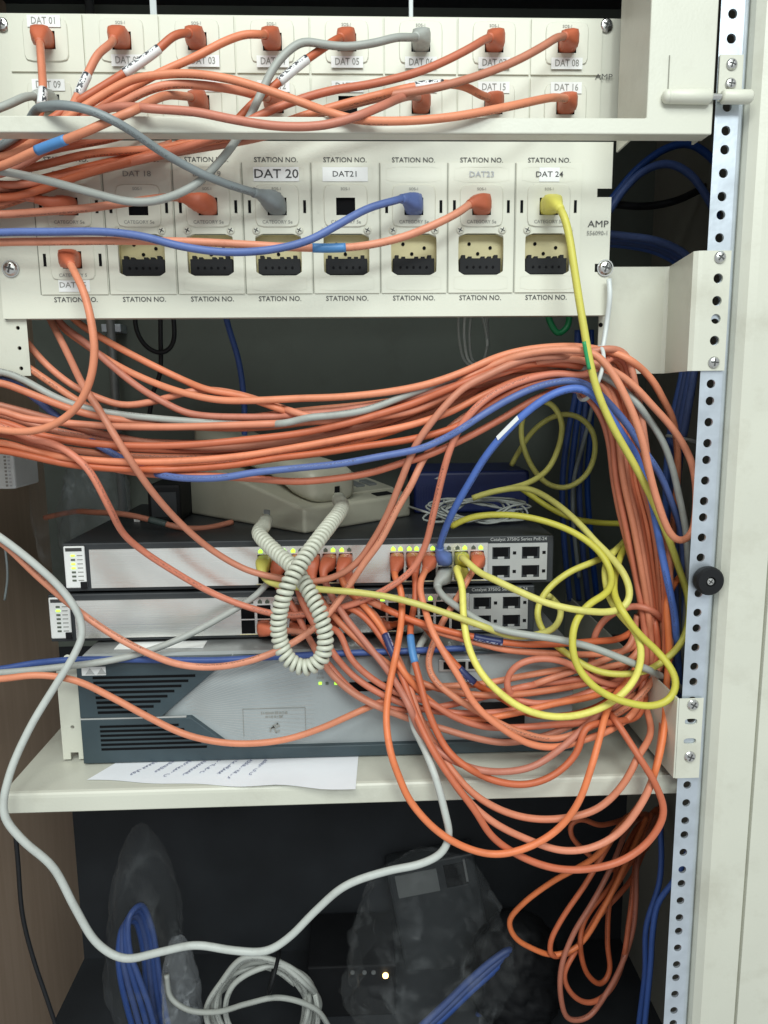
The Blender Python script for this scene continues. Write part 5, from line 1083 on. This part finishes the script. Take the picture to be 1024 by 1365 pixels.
# ------------------------------------------------------------------ cable ties and tags
def torus_loop(name, C, r, m, label, cat, parent=None, sides=8):
    o = tube_obj(name, C, r, m, parent, sides); return tag(o, label, cat)
ctr = at(787, 498, -.012); a3 = np.linspace(0, 2*math.pi, 40); ax1 = np.array([.25, .0, 1.]); ax1 /= np.linalg.norm(ax1); ax2 = np.array([0, 1., 0])
C = np.array([ctr+ax1*(.0215*math.cos(t_))+ax2*(.027*math.sin(t_)) for t_ in a3])
torus_loop('cable_tie', C, .0016, 'tie', 'white nylon tie round the bend of the orange bundle', 'cable tie')
C = spline([at(812, 372, -.006), at(813, 395, -.008), at(809, 430, -.004), at(803, 468, -.008), at(798, 492, -.014)])
torus_loop('cable_tie', C, .0021, 'tie', 'long white nylon tie hanging from the lower panel corner screw', 'cable tie')
ctr = at(914, 586, .094); C = np.array([ctr+np.array([.017*math.cos(t_), .016*math.sin(t_), -.004*math.cos(t_)]) for t_ in a3])
torus_loop('cable_tie', C, .0015, 'tie', 'white nylon tie round the blue bundle behind the bracket', 'cable tie')
for c_ in CAB:
    if c_['label'].startswith('blue patch cable rising'):
        ow = [o for o in bpy.data.objects if o.get('label') == c_['label']][0]
        p0 = at(664, 587, -.026); p1 = at(692, 559, -.032); up_ = np.array([-.0016, -.0005, .0030])
        MB().add([p0, p1, p1+up_, p0+up_, p0+np.array([0, .0006, 0]), p1+np.array([0, .0006, 0]), p1+up_+np.array([0, .0006, 0]), p0+up_+np.array([0, .0006, 0])], [(0, 1, 2, 3), (7, 6, 5, 4), (0, 4, 5, 1), (2, 6, 7, 3)]).build('paper_tag', 'label', ow)

# ------------------------------------------------------------------ things on and behind the upper switch
ZP1 = SW1['zt']+.0002
p0 = atz(552, 697, ZP1); p1 = atz(700, 694, ZP1)
yb0 = YSW+.135; xq0 = at(552, 660, yb0)[0]; xq1 = at(706, 660, yb0)[0]; zq1 = at(620, 628, yb0)[2]
bb = thing('blue_box', ((xq0+xq1)/2, yb0, ZP1), 'dark blue plastic box standing on the back of the upper switch', 'box')
MB().box(xq0, xq1, yb0, yb0+.10, ZP1, zq1).build('case', 'bluebox', bb, bevel=.004, seg=3)
for k in range(9): MB().box(xq0+.006+k*.003, xq0+.0072+k*.003, yb0-.0006, yb0+.001, ZP1+.006, zq1-.016).build('rib', 'bluebox', bb)
mk = MB(); mk.prism([(xq0+.022, zq1-.008), (xq0+.034, zq1-.009), (xq0+.031, zq1-.003)], yb0-.0006, yb0+.0002); mk.build('badge', 'silver_paint', bb)
# white wire wound into a loose skein
pts_ = [np.array(tuple(pt(1.0, .03, .010)))+np.array([.002, 0, 0]), at(566, 682, .062), at(585, 688, .070), at(600, 693, .078)]
cx_, cy_, cz_ = atz(636, 682, ZP1+.012)
for k in range(0, 110):
    an = k*.62; w_ = .040+.010*math.sin(k*1.7); pts_.append(np.array([cx_+w_*math.cos(an)*(1+.15*math.sin(k*.33)), cy_+.012*math.sin(an)+.006*math.sin(k*.9), ZP1+.0135+.0095*math.sin(an+.9*math.sin(k*.21))+.001*math.sin(k*2.1)]))
o = tube_obj('wire_skein', spline(pts_, .003), .0011, 'white_c', None, 6); tag(o, 'thin white wire wound into a loose skein beside the dark blue box', 'wire')
# black adapter
yq = YSW+.105; xa_, xb_ = at(196, 660, yq)[0], at(240, 660, yq)[0]; zt_ = at(220, 646, yq)[2]
ad = thing('power_adapter', (xa_, yq, ZP1), 'black power adapter block standing beside the telephone', 'adapter')
MB().box(xa_, xb_, yq, yq+.07, ZP1, zt_).build('block', 'black', ad, bevel=.003)
MB().box(xa_+.004, xb_-.004, yq-.0005, yq+.001, ZP1+.006, zt_-.008).build('rating_plate', 'chassis', ad)
q = atz(182, 688, ZP1+.006); MB().prism([(q[0]-.003, ZP1), (q[0]+.003, ZP1), (q[0]+.003, ZP1+.008), (q[0], ZP1+.005), (q[0]-.003, ZP1+.008)], q[1], q[1]+.003).build('paper_scrap', 'label', None)
tag(bpy.data.objects['paper_scrap'], 'tiny torn white paper scrap on the upper switch', 'paper')

from mathutils import noise as _n
def bag(name, px0, px1, py0, py1, Y, depth, m, label, seed=0, crumple=.18, top=.35, cat='bag', zmin=None):
    a_ = at((px0+px1)/2, (py0+py1)/2, Y); x0 = at(px0, (py0+py1)/2, Y)[0]; x1 = at(px1, (py0+py1)/2, Y)[0]; zt = at((px0+px1)/2, py0, Y)[2]; zb_ = at((px0+px1)/2, py1, Y)[2]
    if zmin is not None: zb_ = max(zb_, zmin)
    NU, NV = 72, 56; V = []; F = []
    for j in range(NV+1):
        v_ = j/NV; ph_ = math.pi*v_
        for i in range(NU):
            an = 2*math.pi*i/NU
            rr = math.sin(ph_)**.6*(1-(1-top)*max(0, 1-v_*1.7))
            p = Vector((math.cos(an)*rr, math.sin(an)*rr, math.cos(ph_)))
            q = Vector((p.x*2.1+seed*7, p.y*2.1, p.z*2.3))
            f = 1+crumple*(_n.noise(q)+.9*(.5-abs(_n.noise(q*2.3)))+.5*(.4-abs(_n.noise(q*5.1)))-.35)
            V.append(((x0+x1)/2+p.x*f*(x1-x0)/2, Y+depth/2+p.y*f*depth/2, (zt+zb_)/2+p.z*(.93+.07*f)*(zt-zb_)/2))
    for j in range(NV):
        for i in range(NU): F.append((j*NU+i, (j+1)*NU+i, (j+1)*NU+(i+1) % NU, j*NU+(i+1) % NU))
    if zmin is not None: V = [(x, y, max(z, zmin)) for x, y, z in V]
    o = MB().add(V, F).build(name, m, None, smooth=True); return tag(o, label, cat)
bag('plastic_bag', 52, 150, 610, 775, .16, .12, 'film3', 'crumpled grey plastic bag wedged beside the upper switch', 3, .16, .8)
bag('plastic_bag', 26, 66, 596, 770, .12, .10, 'film2', 'thin clear plastic film hanging against the wooden side', 5, .12, .9)
# white junction box on the left wall
ybx = .06; xj = at(19, 625, ybx)[0]; zj0, zj1 = at(10, 652, ybx)[2], at(10, 600, ybx)[2]
jb = thing('junction_box', (XL, ybx, zj0), 'small off-white box with faint print fixed to the wooden side', 'box')
MB().box(XL+.001, xj, ybx, ybx+.05, zj0, zj1).build('case', 'tie', jb, bevel=.002)
for k in range(9):
    z = zj1-.006-k*.0032; MB().box(xj-.0085, xj-.0065, ybx-.0003, ybx+.0002, z-.0009, z+.0009).build('printed_mark', 'ink_grey', jb)
    MB().box(xj-.0052, xj-.0032, ybx-.0003, ybx+.0002, z-.0008, z+.0005).build('printed_mark', 'pencil', jb)
# steel conduit in the back corner
xc = at(150, 470, .335)[0]; cn = thing('conduit', (xc, .335, -.28), 'grey metal conduit running up the back corner of the cabinet', 'conduit')
MB().cyl((xc, .335, -.30), (xc, .335, ZT-.001), .0052, 16).build('pipe', 'lid', cn, smooth=True)
for z in (-.02, .2): MB().box(xc-.012, xc+.012, .335, .3599, z, z+.010).build('clamp', 'zinc', cn, bevel=.001)
cable_t = tube_obj('patch_cable', spline([at(728, 400, .20), at(733, 428, .20), at(744, 444, .20), at(756, 436, .20), at(760, 400, .20)]), .0034, 'sl_green', None); tag(cable_t, 'green cable loop peeping out under the lower panel', 'cable')
# pale straps above the upper panel
for k, (px, w) in enumerate(((204, 9), (548, 6))):
    xx = at(px, 8, .05)[0]; zz = at(px, 20, .05)[2]
    o = MB().box(xx-w*.0003, xx+w*.0003, .05, .052, zz-.02, ZT-.0005).build('hanging_strap', 'tie', None, bevel=.0005)
    tag(o, ('wide pale strap hanging above the upper panel between sockets DAT 02 and DAT 03', 'narrow pale strap hanging above socket DAT 06')[k], 'strap')

# ------------------------------------------------------------------ clutter on the cabinet floor
def skein(name, cpx, cpy, rpx, rpy, Y, n, r, m, label, seed, cat='cable', dy=.02, tilt=0):
    rs = np.random.default_rng(seed); P_ = []
    for k in range(n*10):
        an = 2*math.pi*k/10; lap = k//10; w = 1-.055*(lap % 5)+.05*rs.normal()
        ox, oy = 3*math.sin(lap*2.1), 3*math.cos(lap*1.3); x_, y_ = rpx*w*math.cos(an), rpy*w*math.sin(an)
        P_.append(at(cpx+ox+x_*math.cos(tilt)-y_*math.sin(tilt), cpy+oy+x_*math.sin(tilt)+y_*math.cos(tilt), Y+dy*math.sin(lap*2.4+an*.5)))
    o = tube_obj(name, spline(P_, .005), r, m, None, 8); return tag(o, label, cat)
skein('coiled_cable', 352, 1345, 72, 70, .15, 9, .0032, 'grey', 'grey cable wound into a round coil on the cabinet floor', 4)
C = np.array([at(366, 1292, .125)+np.array([.006*math.cos(t_), .03*math.sin(t_), .022*math.cos(t_+.3)]) for t_ in a3])
torus_loop('cable_tie', C, .0022, 'black', 'black tie round the grey floor coil', 'cable tie')
o = tube_obj('patch_cable', spline([at(222, 1300, .13), at(228, 1330, .13), at(250, 1346, .125), at(290, 1349, .12), at(330, 1338, .115), at(372, 1330, .115), at(420, 1345, .12), at(445, 1380, .13)]), .0030, 'grey', None); tag(o, 'loose grey cable end lying across the round floor coil', 'cable')
bag('plastic_bag', 118, 226, 1148, 1450, .16, .14, 'film2', 'tall clear plastic bag with blue cable inside, leaning on the wooden side', 1, .20, .45, zmin=ZF+.001)
for k in range(4): 
    o = tube_obj('patch_cable', spline([at(205+9*k, 1400, .225), at(196+7*k, 1330, .235), at(190+4*k, 1262-9*k, .24), at(178+3*k, 1228-7*k, .23), at(164+3*k, 1236-5*k, .215), at(158+5*k, 1268, .205), at(160+8*k, 1300, .20), at(170+10*k, 1345, .20), at(186+9*k, 1400, .20)]), .0036, 'blue_dark', None); tag(o, 'dark blue cable inside the tall clear plastic bag', 'cable', 'blue cables in the tall bag')
bag('plastic_bag', 208, 262, 1272, 1440, .15, .05, 'film', 'small pale plastic pouch beside the tall clear bag', 8, .2, .7, zmin=ZF+.001)
xa_, xb_ = at(410, 1300, .24)[0], at(528, 1300, .24)[0]; zt_ = at(470, 1288, .24)[2]
dv = thing('power_unit', (xa_, .24, ZF), 'black power unit with a glowing amber light on the cabinet floor', 'power unit')
MB().box(xa_, xb_, .24, .34, ZF, zt_).build('case', 'black', dv, bevel=.002)
for k, px in enumerate((470, 486, 498)): p = at(px, 1296, .2398); MB().cyl((p[0], .2402, p[2]), (p[0], .2385, p[2]), .0028, 12).build('button', 'phone_key', dv)
p = at(514, 1300, .2398); MB().cyl((p[0], .2402, p[2]), (p[0], .2380, p[2]), .0036, 12).build('indicator', 'led_amber', dv)
p = at(533, 1339, .2398); 
T_ = Matrix.Translation(Vector(tuple(at(566, 1180, .315)))) @ Matrix.Rotation(math.radians(-10), 4, 'Y')
cs = thing('equipment_case', tuple(at(566, 1240, .315)), 'black equipment case with a grey label standing at the cabinet back', 'equipment')
MB().box(-.048, .075, 0, .035, -.30, .034, 0, T_).build('case', 'chassis', cs, bevel=.003)
MB().box(-.038, .020, -.001, .001, -.012, .022, 0, T_).build('label_plate', 'phone_key', cs)
MB().box(.030, .060, -.0012, .001, -.010, .024, 0, T_).build('socket_plate', 'socket', cs); MB().box(.058, .061, -.002, .001, -.006, .028, 0, T_).build('bright_edge', 'lid', cs)
bag('plastic_bag', 455, 705, 1195, 1480, .13, .16, 'film2', 'large clear plastic bag with blue cable in the middle of the floor', 2, .22, .5, zmin=ZF+.001)
for k in range(3):
    o = tube_obj('patch_cable', spline([at(600+12*k, 1420, .24), at(640+9*k, 1350, .235), at(676+5*k, 1296+4*k, .225), at(690+3*k, 1274+3*k, .21), at(680-2*k, 1266+4*k, .20), at(660, 1278+7*k, .195), at(628, 1305+8*k, .19), at(596, 1336+8*k, .185), at(560, 1370+8*k, .18), at(530, 1400+8*k, .18)]), .0042, 'blue_dark', None); tag(o, 'blue cable inside the large clear plastic bag', 'cable', 'blue cables in the large bag')
bag('black_bag', 630, 770, 1268, 1480, .17, .12, 'black', 'black plastic sack in the corner under the slack orange loops', 6, .16, .6, zmin=ZF+.001)
